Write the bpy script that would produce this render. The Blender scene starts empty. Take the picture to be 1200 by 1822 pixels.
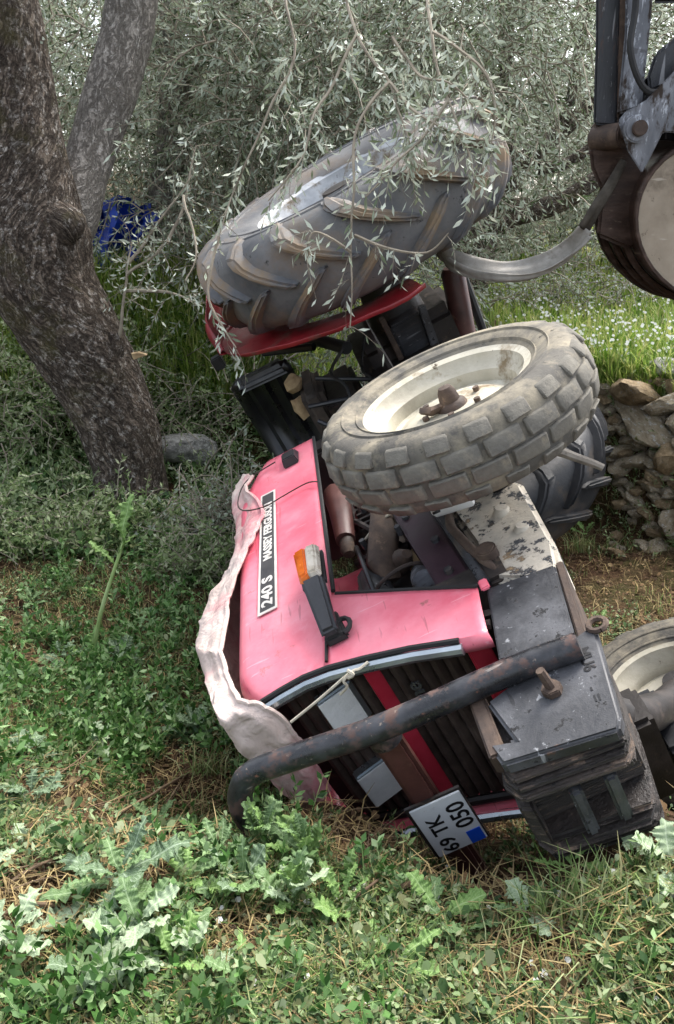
import bpy, bmesh, math, random
import numpy as np
from mathutils import Vector, Matrix, noise as mnoise

# ------------------------------------------------------------------ camera, sky, sun, exposure
scene = bpy.context.scene
CAM_H, PITCH, FPX = 1.5, math.radians(20.0), 1450.0
cd = bpy.data.cameras.new('camera')
cam = bpy.data.objects.new('camera', cd)
scene.collection.objects.link(cam)
scene.camera = cam
cam.location = (0, 0, CAM_H)
cam.rotation_euler = (math.radians(90) - PITCH, 0, 0)
cd.sensor_fit = 'VERTICAL'
cd.sensor_height = 24.0
cd.lens = FPX / 1822.0 * 24.0
cd.clip_start, cd.clip_end = 0.05, 2000

SUN_EL, SUN_AZ = math.radians(58), math.radians(35)      # azimuth from +Y towards +X
world = bpy.data.worlds.new('World')
scene.world = world
world.use_nodes = True
wn = world.node_tree
sky = wn.nodes.new('ShaderNodeTexSky')
sky.sky_type = 'NISHITA'
sky.sun_disc = False
sky.sun_elevation = SUN_EL
sky.sun_rotation = SUN_AZ
sky.air_density, sky.dust_density, sky.ozone_density = 1.0, 4.0, 0.6
bg = wn.nodes['Background']
bg.inputs['Strength'].default_value = 0.15
hs = wn.nodes.new('ShaderNodeHueSaturation')          # thin overcast: the blue is washed out
hs.inputs['Saturation'].default_value = 0.45
wn.links.new(sky.outputs[0], hs.inputs['Color'])
wn.links.new(hs.outputs[0], bg.inputs['Color'])
sl = bpy.data.lights.new('sun', 'SUN')
sl.energy, sl.angle, sl.color = 1.4, math.radians(26), (1.0, 0.97, 0.92)
sun = bpy.data.objects.new('sun', sl)
scene.collection.objects.link(sun)
sun.rotation_euler = Vector((math.sin(SUN_AZ) * math.cos(SUN_EL), math.cos(SUN_AZ) * math.cos(SUN_EL), math.sin(SUN_EL))).to_track_quat('Z', 'Y').to_euler()
vs = scene.view_settings
vs.view_transform, vs.look, vs.exposure, vs.gamma = 'Standard', 'None', 1.8, 1.0
vs.use_curve_mapping = False

rnd = random.Random(7)
R = np.random.default_rng(11)
COL = scene.collection

# ------------------------------------------------------------------ helpers
def lin(h):
    h = h.lstrip('#')
    v = [int(h[i:i + 2], 16) / 255 for i in (0, 2, 4)]
    return tuple(c / 12.92 if c <= .04045 else ((c + .055) / 1.055) ** 2.4 for c in v) + (1.0,)

def px(u, v, Y):
    """point at world depth Y seen at photo pixel (u, v)"""
    a, b = (u - 600) / FPX, (911 - v) / FPX
    s, c = math.sin(PITCH), math.cos(PITCH)
    d = Vector((a, c + b * s, b * c - s))
    return Vector((0, 0, CAM_H)) + d * (Y / d.y)

class G:
    """collects verts / faces"""
    def __init__(self): self.v, self.f = [], []
    def add(self, v, f):
        o = len(self.v); self.v += [tuple(p) for p in v]; self.f += [tuple(i + o for i in q) for q in f]; return self
    def box(self, c, s, rot=None):
        v = [Vector((x * s[0] / 2, y * s[1] / 2, z * s[2] / 2)) for x in (-1, 1) for y in (-1, 1) for z in (-1, 1)]
        if rot is not None: v = [rot @ p for p in v]
        return self.add([p + Vector(c) for p in v], BOXF)
    def hexa(self, lo, hi):
        n = len(lo)
        f = [tuple(range(n))[::-1], tuple(range(n, 2 * n))] + [(i, (i + 1) % n, n + (i + 1) % n, n + i) for i in range(n)]
        return self.add(list(lo) + list(hi), f)
    def tube(self, pts, rad, seg=10, cap=True, squash=None):
        pts = [Vector(p) for p in pts]
        if not hasattr(rad, '__len__'): rad = [rad] * len(pts)
        o = len(self.v); n = len(pts); ref = None
        for i, p in enumerate(pts):
            t = (pts[min(i + 1, n - 1)] - pts[max(i - 1, 0)]).normalized()
            if ref is None:
                ref = Vector((0, 0, 1)) if abs(t.z) < .8 else Vector((1, 0, 0))
            a = (ref - t * ref.dot(t)).normalized(); ref = a; b = t.cross(a)
            for k in range(seg):
                th = 2 * math.pi * k / seg
                sb = squash if squash else 1.0
                self.v.append(tuple(p + (a * math.cos(th) + b * math.sin(th) * sb) * rad[i]))
        for i in range(n - 1):
            for k in range(seg):
                k2 = (k + 1) % seg
                self.f.append((o + i * seg + k, o + i * seg + k2, o + (i + 1) * seg + k2, o + (i + 1) * seg + k))
        if cap:
            self.f.append(tuple(o + k for k in range(seg))[::-1]); self.f.append(tuple(o + (n - 1) * seg + k for k in range(seg)))
        return self
    def lathe(self, prof, seg=48, closed=False):
        """prof: (y, r) pairs round the local Y axis"""
        o = len(self.v); n = len(prof)
        for k in range(seg):
            th = 2 * math.pi * k / seg
            for (y, r) in prof: self.v.append((r * math.cos(th), y, r * math.sin(th)))
        m = n if closed else n - 1
        for k in range(seg):
            k2 = (k + 1) % seg
            for i in range(m):
                j = (i + 1) % n
                self.f.append((o + k * n + i, o + k * n + j, o + k2 * n + j, o + k2 * n + i))
        return self
    def grid(self, rows):
        o = len(self.v); n = len(rows[0])
        for r in rows: self.v += [tuple(p) for p in r]
        for i in range(len(rows) - 1):
            for j in range(n - 1):
                self.f.append((o + i * n + j, o + i * n + j + 1, o + (i + 1) * n + j + 1, o + (i + 1) * n + j))
        return self
BOXF = [(0, 1, 3, 2), (4, 6, 7, 5), (0, 4, 5, 1), (2, 3, 7, 6), (0, 2, 6, 4), (1, 5, 7, 3)]

def obj(name, g, mat, parent=None, smooth=True, bevel=0, bseg=2, solid=0, sub=0, M=None, sharp=40, uv=None):
    me = g if isinstance(g, bpy.types.Mesh) else None
    if me is None:
        me = bpy.data.meshes.new(name)
        me.from_pydata(g.v, [], g.f)
        bm = bmesh.new(); bm.from_mesh(me)
        bmesh.ops.recalc_face_normals(bm, faces=bm.faces)
        if bevel: bmesh.ops.bevel(bm, geom=[e for e in bm.edges if e.is_manifold and e.calc_face_angle(0) > .5], offset=bevel, segments=bseg, affect='EDGES', clamp_overlap=True)
        bm.to_mesh(me); bm.free()
        if smooth:
            me.polygons.foreach_set('use_smooth', [True] * len(me.polygons))
            me.set_sharp_from_angle(angle=math.radians(sharp))
        if mat: me.materials.append(mat)
    o = bpy.data.objects.new(name, me); COL.objects.link(o)
    if parent is not None: o.parent = parent
    if M is not None: o.matrix_basis = M
    if solid:
        m = o.modifiers.new('solid', 'SOLIDIFY'); m.thickness = solid; m.offset = -1
    if sub:
        m = o.modifiers.new('sub', 'SUBSURF'); m.levels = m.render_levels = sub
    return o

def np_obj(name, V, F, mat, parent=None, smooth=False, uv=None):
    """fast mesh from numpy arrays; F is (n,4) quads (or (n,3) tris)"""
    me = bpy.data.meshes.new(name)
    V = np.ascontiguousarray(V, np.float32); F = np.ascontiguousarray(F, np.int32)
    k = F.shape[1]
    me.vertices.add(len(V)); me.vertices.foreach_set('co', V.ravel())
    me.loops.add(F.size); me.loops.foreach_set('vertex_index', F.ravel())
    me.polygons.add(len(F)); me.polygons.foreach_set('loop_start', np.arange(0, F.size, k, dtype=np.int32))
    me.update(calc_edges=True)
    if smooth: me.polygons.foreach_set('use_smooth', np.ones(len(F), bool))
    if uv is not None:
        l = me.uv_layers.new(name='UVMap'); l.data.foreach_set('uv', np.ascontiguousarray(uv[F.ravel()], np.float32).ravel())
    me.validate()
    me.materials.append(mat)
    o = bpy.data.objects.new(name, me); COL.objects.link(o)
    if parent is not None: o.parent = parent
    return o

def tag(o, label=None, cat=None, group=None, kind=None):
    if label: o['label'] = label
    if cat: o['category'] = cat
    if group: o['group'] = group
    if kind: o['kind'] = kind
    return o

def empty(name, loc=(0, 0, 0), M=None):
    o = bpy.data.objects.new(name, None); COL.objects.link(o); o.empty_display_size = .1
    if M is not None: o.matrix_basis = M
    else: o.location = loc
    return o

def sstep(a, b, x):
    t = np.clip((x - a) / (b - a), 0.0, 1.0); return t * t * (3 - 2 * t)

def smooth_path(p, n=4):
    p = [Vector(q) for q in p]; out = []
    for i in range(len(p) - 1):
        a, b, c_, d = p[max(i - 1, 0)], p[i], p[i + 1], p[min(i + 2, len(p) - 1)]
        for k in range(n):
            s = k / n
            out.append(.5 * ((2 * b) + (c_ - a) * s + (2 * a - 5 * b + 4 * c_ - d) * s * s + (3 * b - a - 3 * c_ + d) * s ** 3))
    out.append(p[-1]); return out

# ---- materials
class NT:
    def __init__(self, name):
        self.m = bpy.data.materials.new(name); self.m.use_nodes = True
        self.t = self.m.node_tree; self.b = self.t.nodes['Principled BSDF']
        self.out = self.t.nodes['Material Output']
        self.tc = self.t.nodes.new('ShaderNodeTexCoord')
    def n(self, ty, **k):
        x = self.t.nodes.new(ty)
        for a, b in k.items(): setattr(x, a, b)
        return x
    def l(self, a, b): self.t.links.new(a, b)
    def mapping(self, scale=(1, 1, 1), coord='Object', rot=(0, 0, 0)):
        m = self.n('ShaderNodeMapping'); m.inputs['Scale'].default_value = scale; m.inputs['Rotation'].default_value = rot
        self.l(self.tc.outputs[coord], m.inputs[0]); return m.outputs[0]
    def noise(self, vec, scale, detail=6, rough=.6, dist=0):
        x = self.n('ShaderNodeTexNoise'); x.inputs['Scale'].default_value = scale; x.inputs['Detail'].default_value = detail
        x.inputs['Roughness'].default_value = rough; x.inputs['Distortion'].default_value = dist
        self.l(vec, x.inputs['Vector']); return x.outputs['Fac']
    def voro(self, vec, scale, feature='F1', out='Distance', rnd_=1.0):
        x = self.n('ShaderNodeTexVoronoi', feature=feature); x.inputs['Scale'].default_value = scale
        x.inputs['Randomness'].default_value = rnd_
        self.l(vec, x.inputs['Vector']); return x.outputs[out]
    def ramp(self, fac, stops, interp='LINEAR'):
        x = self.n('ShaderNodeValToRGB'); cr = x.color_ramp; cr.interpolation = interp
        while len(cr.elements) < len(stops): cr.elements.new(.5)
        for e, (p, c) in zip(cr.elements, stops):
            e.position = p; e.color = c if hasattr(c, '__len__') else (c, c, c, 1)
        self.l(fac, x.inputs[0]); return x.outputs[0]
    def mix(self, fac, a, b, mode='MIX'):
        x = self.n('ShaderNodeMix', data_type='RGBA', blend_type=mode)
        for s, val in ((x.inputs[0], fac), (x.inputs[6], a), (x.inputs[7], b)):
            if hasattr(val, 'is_linked') or isinstance(val, bpy.types.NodeSocket): self.l(val, s)
            else: s.default_value = val
        return x.outputs[2]
    def math(self, op, a, b=0.0):
        x = self.n('ShaderNodeMath', operation=op)
        for s, val in ((x.inputs[0], a), (x.inputs[1], b)):
            if isinstance(val, bpy.types.NodeSocket): self.l(val, s)
            else: s.default_value = val
        return x.outputs[0]
    def bump(self, h, strength=.3, dist=.01, prev=None):
        x = self.n('ShaderNodeBump'); x.inputs['Strength'].default_value = strength; x.inputs['Distance'].default_value = dist
        self.l(h, x.inputs['Height'])
        if prev is not None: self.l(prev, x.inputs['Normal'])
        return x.outputs[0]
    def set(self, **k):
        for a, val in k.items():
            s = self.b.inputs[a.replace('_', ' ')]
            if isinstance(val, bpy.types.NodeSocket): self.l(val, s)
            else: s.default_value = val
        return self

def pm(name, cols, scale=5, rough=.6, metal=0.0, bump=.2, bscale=60, bdist=.004, dirt=None, coat=0.0, stretch=(1, 1, 1), spec=.5, rvar=.15, scratch=None, bump2=None):
    """procedural paint / metal / dirt: noise blend of cols, optional list of dirt layers (color, lo, hi, scale)"""
    t = NT(name); vec = t.mapping(stretch)
    n1 = t.noise(vec, scale, 8, .65)
    k = len(cols)
    if k == 1: cols = [cols[0], cols[0]]; k = 2
    c = t.ramp(n1, [(.32 + .36 * i / (k - 1), lin(x)) for i, x in enumerate(cols)])
    rg = t.ramp(n1, [(.3, max(0, rough - rvar)), (.7, min(1, rough + rvar))])
    for (dc, lo, hi, sc) in (dirt or []):
        m = t.ramp(t.noise(vec, sc, 10, .7), [(lo, 0), (hi, 1)])
        c = t.mix(m, c, lin(dc)); rg = t.mix(m, rg, (.9, .9, .9, 1))
    for (dc, sc, st, amt) in (scratch or []):        # thin stretched marks
        sv = t.mapping(st, rot=(.4, .7, .3)); m = t.ramp(t.noise(sv, sc, 3, .5), [(.675, 0), (.71, amt)]); c = t.mix(m, c, lin(dc))
    t.set(Base_Color=c, Roughness=rg, Metallic=metal)
    t.b.inputs['Specular IOR Level'].default_value = spec
    if coat: t.set(Coat_Weight=coat, Coat_Roughness=.12)
    if bump:
        nb = t.bump(t.noise(vec, bscale, 6, .65), bump, bdist)
        if bump2: nb = t.bump(t.noise(vec, bump2[0], 3, .5, 1.2), bump2[1], bump2[2], nb)
        t.set(Normal=nb)
    return t.m

def leaf_mat(name, cols, rough=.55, trans=.25, back=None, spec=.35):
    t = NT(name)
    g = t.n('ShaderNodeNewGeometry')
    k = len(cols)
    c = t.ramp(g.outputs['Random Per Island'], [(i / (k - 1), lin(x)) for i, x in enumerate(cols)])
    if back: c = t.mix(g.outputs['Backfacing'], c, lin(back))
    t.set(Base_Color=c, Roughness=rough); t.b.inputs['Specular IOR Level'].default_value = spec
    if trans:
        tr = t.n('ShaderNodeBsdfTranslucent'); t.l(c, tr.inputs[0])
        mx = t.n('ShaderNodeMixShader'); mx.inputs[0].default_value = trans
        t.l(t.b.outputs[0], mx.inputs[1]); t.l(tr.outputs[0], mx.inputs[2]); t.l(mx.outputs[0], t.out.inputs[0])
    return t.m

M = {}
M['pink'] = pm('faded_red_paint', ['#c54558', '#d96476', '#e88a97'], 2.0, .36, bump=.10, bscale=8, bdist=.012, coat=.25, bump2=(2.6, .4, .03),
               dirt=[('#e8a9b2', .56, .80, 3.2), ('#8a5a50', .64, .74, 15), ('#5c3a34', .69, .74, 48)],
               scratch=[('#eab8be', 3.2, (22, 22, 2.2), .35), ('#7a3a3c', 4.0, (1.6, 20, 20), .4)])
M['red'] = pm('red_paint', ['#5c0b12', '#7d141c', '#96262c'], 4, .45, bump=.08, bscale=14, dirt=[('#5b4438', .55, .72, 9)], coat=.15)
M['redbar'] = pm('red_strip_paint', ['#b02438', '#c43a4e'], 9, .5, bump=.05, dirt=[('#4a2a24', .62, .75, 40)])
M['black'] = pm('black_paint', ['#17181a', '#222326', '#303236'], 7, .42, bump=.15, bscale=90, dirt=[('#4a3a30', .60, .74, 18)])
M['bar'] = pm('worn_black_bar_paint', ['#141517', '#232427', '#3a3b3f'], 14, .32, bump=.35, bscale=120, bdist=.002,
              dirt=[('#54403a', .53, .62, 16), ('#8a7d72', .62, .68, 60), ('#6b4636', .64, .69, 34)], scratch=[('#a09a94', 5, (10, 10, 2), .5)])
M['darkmetal'] = pm('oily_dark_metal', ['#120f0e', '#1f1a18', '#332b27'], 9, .55, bump=.35, bscale=70, dirt=[('#5a4a3c', .58, .72, 16)])
M['rust'] = pm('rusty_cast_iron', ['#2a201b', '#46382f', '#665547'], 14, .78, bump=.5, bscale=60, dirt=[('#8c745e', .60, .74, 20)])
M['brownpaint'] = pm('brown_oily_tube', ['#2e1a17', '#472a26', '#5c3a34'], 6, .42, bump=.15, bscale=50, dirt=[('#7d6350', .62, .74, 14)])
M['weight'] = pm('worn_grey_cast_weight', ['#232427', '#37383b', '#525357'], 9, .48, bump=.45, bscale=80, bdist=.003,
                 dirt=[('#6e4c36', .62, .68, 8), ('#121214', .58, .63, 36), ('#8b8d90', .64, .68, 70), ('#5d5348', .58, .70, 5)], scratch=[('#a3a5a8', 5, (9, 1.5, 9), .55), ('#131315', 4, (2, 9, 11), .6)])
M['wedge'] = pm('layered_weight_edge', ['#171514', '#302a27', '#4f453e'], 7, .6, bump=.9, bscale=26, bdist=.010, stretch=(1, 7, 1),
                dirt=[('#7a6757', .58, .66, 14), ('#0f0e0d', .58, .63, 22), ('#8d8378', .66, .70, 40)])
M['pale'] = pm('flaking_pale_paint', ['#98948c', '#b5ad9f', '#c8bfae'], 12, .8, bump=.6, bscale=40, bdist=.006,
               dirt=[('#3a3c40', .53, .57, 22), ('#a58a66', .58, .66, 11)])
M['maroon'] = pm('dark_maroon_steel', ['#241419', '#33202a', '#402a33'], 6, .45, bump=.2, bscale=50, dirt=[('#554a48', .63, .72, 24)])
M['white_plastic'] = pm('white_plastic', ['#c6c6c2', '#dcdcd8'], 8, .4, bump=.05, dirt=[('#77726a', .66, .74, 14)])
M['chrome'] = pm('dull_chrome_trim', ['#8f979b', '#b7bfc2'], 6, .28, metal=.85, bump=.05, dirt=[('#5b5b58', .66, .76, 16)])
M['grille'] = pm('dusty_brown_grille', ['#2f2621', '#483c35', '#64564c'], 9, .7, bump=.3, bscale=60, dirt=[('#5d5048', .58, .74, 14)])
M['lens'] = pm('headlight_glass', ['#dfe2e0', '#eef0ee', '#f8f9f8'], 7, .15, metal=.0, bump=.4, bscale=24, bdist=.01, coat=.8, dirt=[('#6e6a60', .64, .76, 11)])
M['amber'] = pm('amber_lens', ['#b34c08', '#d8690e', '#e8861e'], 12, .25, bump=.2, bscale=60, coat=.6)
M['clearlens'] = pm('dirty_clear_lens', ['#9a8f7e', '#bfb7a8', '#d3cec2'], 14, .3, bump=.1, coat=.4)
M['rubber'] = pm('black_rubber', ['#141414', '#1e1e1e'], 8, .7, bump=.15)
M['frontrubber'] = pm('mud_caked_tyre_rubber', ['#45433f', '#5d5a54', '#716d64'], 6, .85, bump=.5, bscale=55, bdist=.004, spec=.25,
                      dirt=[('#8d8574', .45, .62, 9), ('#35332f', .60, .68, 24)])
M['frontblock'] = pm('muddy_tread_block_rubber', ['#4f4d48', '#67645d', '#7e7a70'], 10, .9, bump=.7, bscale=70, bdist=.004, spec=.2,
                     dirt=[('#958c7a', .52, .70, 14), ('#3f3c36', .62, .70, 26)])
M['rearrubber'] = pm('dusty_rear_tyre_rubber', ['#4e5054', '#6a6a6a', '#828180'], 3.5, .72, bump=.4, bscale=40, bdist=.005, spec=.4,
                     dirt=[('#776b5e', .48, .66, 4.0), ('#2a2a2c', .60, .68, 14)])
M['darkrubber'] = pm('dark_tyre_rubber', ['#17181a', '#242527', '#343537'], 4, .55, bump=.4, bscale=40, bdist=.005, spec=.4, dirt=[('#4a4138', .52, .68, 6)])  # near-black rubber tone, used on the right rear tyre only
M['rearlug'] = pm('worn_lug_rubber', ['#4c4e53', '#666769', '#807f7e'], 4, .62, bump=.35, bscale=45, bdist=.004, spec=.4,
                  dirt=[('#84735e', .46, .62, 5)])
M['rim'] = pm('chalky_white_rim_paint', ['#8a8474', '#aca694', '#c2bdae'], 5, .65, bump=.35, bscale=50, dirt=[('#7a6a50', .55, .68, 9), ('#4c4232', .64, .70, 24)])
M['rim2'] = pm('silver_rear_rim_paint', ['#8d9094', '#b0b3b6', '#cfd1d2'], 6, .5, metal=.05, bump=.2, dirt=[('#77664c', .52, .64, 7), ('#3c352c', .62, .68, 20)])
M['cloth'] = pm('faded_canvas', ['#b7a39a', '#c6b5ac', '#d0c0b8'], 5, .95, bump=.5, bscale=260, bdist=.002, spec=.1, bump2=(16, .6, .02), dirt=[('#c4868a', .47, .60, 2.6), ('#8a7a6a', .60, .72, 9), ('#6e5c4c', .66, .72, 26)])
M['cord'] = pm('pale_cord', ['#a59c88', '#c9c2b0'], 30, .9, bump=.3, bscale=300)
M['darkcord'] = pm('dark_cord', ['#2c2420', '#463a34'], 30, .9, bump=.3, bscale=300)
M['seat'] = pm('black_vinyl', ['#0c0c0e', '#131316', '#1c1d21'], 8, .33, bump=.12, bscale=60)
M['foam'] = pm('exposed_foam', ['#8c7456', '#a88f6c', '#bda683'], 20, .95, bump=.5, bscale=90)
M['seatcloth'] = pm('dirty_seat_cover', ['#2a2522', '#423a34', '#574c43'], 10, .85, bump=.4, bscale=70)
M['plate'] = pm('number_plate_white', ['#b9bdc0', '#cdd0d2'], 8, .42, bump=.05, dirt=[('#77736b', .64, .76, 22)])
M['platetext'] = pm('plate_black', ['#0e0e10', '#18181b'], 8, .5, bump=0)
M['plateblue'] = pm('plate_blue', ['#0a3fae', '#1450c4'], 8, .4, bump=0)
M['decalblack'] = pm('decal_black', ['#2a2a2b', '#3c3a3a'], 20, .6, bump=.05, dirt=[('#8a7a76', .64, .76, 40)])
M['decalwhite'] = pm('decal_white', ['#b9b5ae', '#cfcbc4'], 20, .6, bump=0, dirt=[('#6f625e', .62, .74, 50)])
M['engine'] = pm('greasy_engine_iron', ['#1a1614', '#2e2825', '#4a4039'], 12, .7, bump=.5, bscale=45, dirt=[('#6b5a49', .58, .70, 15)])
M['strap'] = pm('grey_webbing_strap', ['#8b877f', '#a5a19a', '#bab6af'], 10, .95, bump=.5, bscale=220, dirt=[('#6a645a', .58, .72, 9)], spec=.15)
M['strapdark'] = pm('muddy_webbing', ['#3c3833', '#524d46', '#6a645c'], 12, .95, bump=.5, bscale=200, spec=.15)
M['stick'] = pm('weathered_wood', ['#6e655a', '#8c8478', '#a39b8f'], 12, .9, bump=.5, bscale=60, dirt=[('#4a4238', .6, .72, 20)])
M['twig'] = pm('dry_twig', ['#4a3a2c', '#6b5843', '#8a775e'], 9, .95, bump=.3)
M['stone'] = pm('lichen_limestone', ['#6e614b', '#8f826b', '#aaa08c'], 6, .9, bump=.8, bscale=18, bdist=.02,
                dirt=[('#aaa9a2', .55, .62, 14), ('#5c5a24', .57, .66, 6), ('#3a3226', .62, .72, 20)])
M['stone2'] = pm('earthy_limestone', ['#64533a', '#857254', '#a08d72'], 7, .95, bump=.8, bscale=22, bdist=.02, dirt=[('#7f7c74', .58, .66, 12), ('#545020', .63, .70, 6)])
M['mossstone'] = pm('mossy_brown_stone', ['#4d4124', '#6a5a38', '#86744e'], 8, .95, bump=.8, bscale=22, bdist=.015, dirt=[('#4c5a22', .55, .66, 7)])
M['rockwhite'] = pm('pale_lichen_rock', ['#6a6864', '#94928c', '#bcbab3'], 9, .95, bump=.9, bscale=20, bdist=.02, dirt=[('#c0beb6', .54, .60, 16), ('#33302b', .6, .68, 22)])
M['bluesheet'] = pm('blue_plastic_sheet', ['#06206e', '#0b3196', '#1b49b4'], 7, .38, bump=.3, bscale=20)
M['bucketbelly'] = pm('brown_scoured_steel', ['#241914', '#3a2a22', '#55433a'], 5, .45, metal=.35, bump=.3, bscale=40, dirt=[('#7a6a5c', .60, .72, 14)], stretch=(1, .15, 3))
M['bucketside'] = pm('dusty_tan_steel', ['#857866', '#9c8f7d', '#b0a492'], 4, .75, bump=.3, bscale=60, dirt=[('#6d6254', .54, .70, 5), ('#5a4c3e', .60, .66, 20)], scratch=[('#c8beb0', 3, (2, 1, 9), .5)])
M['armdark'] = pm('dark_arm_paint', ['#131417', '#222327', '#37383d'], 6, .38, bump=.2, dirt=[('#54423a', .56, .66, 9), ('#8a8a8c', .62, .67, 34)], stretch=(3, 3, .6), scratch=[('#9a9a9c', 3, (12, 12, .8), .6)])
M['armgrey'] = pm('scratched_blue_grey_steel', ['#4c4e53', '#66686d', '#84868b'], 6, .42, metal=.3, bump=.12, dirt=[('#b4b8be', .56, .62, 24), ('#3d342d', .52, .60, 8)], stretch=(2, 2, .8), scratch=[('#d0d3d8', 3, (12, 12, 1), .7), ('#2e2a28', 3, (2, 2, 9), .5)])

def bark_mat(name, c0, c1, c2, lich, moss, moss_lo=.56, lich_lo=.6, crack='#1d1612'):
    t = NT(name); uv = t.mapping((1, 1, 1), 'UV'); ob = t.mapping((1, 1, 1))
    w = t.noise(ob, 9, 4, .6)
    mv = t.n('ShaderNodeVectorMath', operation='ADD')
    sc = t.n('ShaderNodeVectorMath', operation='SCALE'); sc.inputs['Scale'].default_value = .09
    nx = t.n('ShaderNodeTexNoise'); nx.inputs['Scale'].default_value = 11; nx.inputs['Detail'].default_value = 6
    t.l(ob, nx.inputs['Vector']); t.l(nx.outputs['Color'], sc.inputs[0]); t.l(uv, mv.inputs[0]); t.l(sc.outputs[0], mv.inputs[1])
    mp = t.n('ShaderNodeMapping'); mp.inputs['Scale'].default_value = (34, 9, 1); t.l(mv.outputs[0], mp.inputs[0])
    mq = t.n('ShaderNodeMapping'); mq.inputs['Scale'].default_value = (11, 2.6, 1); t.l(mv.outputs[0], mq.inputs[0])
    ra = t.math('ABSOLUTE', t.math('SUBTRACT', t.noise(mp.outputs[0], 1.0, 7, .62, .5), .5))
    rb = t.math('ABSOLUTE', t.math('SUBTRACT', t.noise(mq.outputs[0], 1.0, 5, .6, .6), .5))
    crk = t.math('MULTIPLY', t.ramp(ra, [(.0, .35), (.06, 1)]), t.ramp(rb, [(.0, .45), (.05, 1)]))
    fine = t.noise(ob, 60, 8, .7)
    c = t.ramp(fine, [(.34, lin(c0)), (.5, lin(c1)), (.66, lin(c2))])
    c = t.mix(crk, lin(crack), c)
    lm = t.ramp(t.noise(ob, 26, 10, .8), [(lich_lo, 0), (lich_lo + .05, 1)])
    lm2 = t.math('MULTIPLY', lm, crk)
    c = t.mix(lm2, c, lin(lich))
    mm = t.ramp(t.noise(ob, 3.2, 8, .7), [(moss_lo, 0), (moss_lo + .14, .75)])
    c = t.mix(mm, c, lin(moss))
    h = t.math('ADD', crk, t.math('MULTIPLY', fine, .9))
    t.set(Base_Color=c, Roughness=.95, Normal=t.bump(h, 1.0, .022)); t.b.inputs['Specular IOR Level'].default_value = .2
    return t.m
M['bark'] = bark_mat('dark_olive_bark', '#4a3f37', '#6f6358', '#928678', '#bbb4ab', '#5f5a36', .55, .535)
M['barkgrey'] = bark_mat('grey_olive_bark', '#7a746d', '#9a948c', '#b0aaa2', '#c0bbb4', '#77775c', .66, .56, '#6a645c')

# leaves
M['olive'] = leaf_mat('olive_leaf', ['#33422a', '#4f5f3e', '#748261', '#9ba68a', '#bcc5b2', '#d2d8cc'], .5, .35, '#aeb8a6')
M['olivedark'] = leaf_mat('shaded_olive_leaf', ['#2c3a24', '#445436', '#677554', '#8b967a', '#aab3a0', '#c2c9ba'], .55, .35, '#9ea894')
M['olivepale'] = leaf_mat('pale_olive_leaf', ['#5e6b50', '#7f8b72', '#a4ad98', '#c2c8b8'], .5, .25, '#bcc4b4')
M['shrub'] = leaf_mat('shrub_leaf', ['#43572c', '#607544', '#819562', '#a0ae84', '#b3b89a'], .55, .4)
M['twigs'] = pm('olive_twig_bark', ['#6a6154', '#8d8474', '#a89f8e'], 9, .95, bump=0)
M['grass'] = leaf_mat('grass_blade', ['#3c5222', '#547034', '#6f8546', '#8a985e', '#a09c70'], .6, .35)
M['lush'] = leaf_mat('lush_grass_blade', ['#4f7226', '#6b8a34', '#8aa348', '#a9b464', '#b8b47a'], .6, .4)
M['dry'] = leaf_mat('dry_grass_blade', ['#6b5b3a', '#8f7c52', '#a8966a', '#5a4a34'], .85, .15)
M['cover'] = leaf_mat('small_weed_leaf', ['#233a1a', '#344e25', '#496634', '#657e4c', '#8b9c70', '#585a30', '#a3ae88'], .6, .28)
M['lushleaf'] = leaf_mat('fresh_weed_leaf', ['#25441a', '#3a5e28', '#527a3a', '#71935a', '#95ab7c'], .5, .3)
M['litter'] = leaf_mat('fallen_leaf_litter', ['#3b2a1c', '#5a4430', '#7a6244', '#4a3624', '#8c7a58'], .9, .05)
M['petal'] = leaf_mat('white_petal', ['#cfd0c8', '#e2e3dd'], .7, .3)

def thistle_mat(name, c0, c1, vein, amount):
    t = NT(name); uv = t.n('ShaderNodeUVMap').outputs[0]
    s = t.n('ShaderNodeSeparateXYZ'); t.l(uv, s.inputs[0])
    av = t.math('ABSOLUTE', t.math('SUBTRACT', s.outputs[1], .5))
    ob = t.mapping((1, 1, 1)); nz = t.noise(ob, 45, 5, .65)
    mid = t.ramp(av, [(.015, 1), (.05, 0)])
    sv = t.math('FRACT', t.math('ADD', t.math('SUBTRACT', t.math('MULTIPLY', s.outputs[0], 9.0), t.math('MULTIPLY', av, 7.0)), t.math('MULTIPLY', nz, .5)))
    side = t.ramp(sv, [(.0, 1), (.14, .55), (.3, 0)])
    net = t.ramp(t.voro(uv, 26, 'DISTANCE_TO_EDGE'), [(.02, .9), (.1, 0)])
    vm = t.math('MINIMUM', t.math('ADD', t.math('ADD', mid, t.math('MULTIPLY', side, .7)), t.math('MULTIPLY', net, .6)), 1.0)
    c = t.ramp(t.noise(ob, 18, 6, .6), [(.3, lin(c0)), (.7, lin(c1))])
    c = t.mix(t.math('MULTIPLY', vm, amount), c, lin(vein))
    t.set(Base_Color=c, Roughness=.5, Normal=t.bump(vm, .35, .004)); t.b.inputs['Specular IOR Level'].default_value = .35
    tr = t.n('ShaderNodeBsdfTranslucent'); t.l(c, tr.inputs[0])
    mx = t.n('ShaderNodeMixShader'); mx.inputs[0].default_value = .2
    t.l(t.b.outputs[0], mx.inputs[1]); t.l(tr.outputs[0], mx.inputs[2]); t.l(mx.outputs[0], t.out.inputs[0])
    return t.m
M['thpale'] = thistle_mat('pale_thistle_leaf', '#7d936e', '#a0b18e', '#b9c6aa', .6)
M['thgreen'] = thistle_mat('green_thistle_leaf', '#4c6a3a', '#68864f', '#a3b78f', .55)
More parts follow.
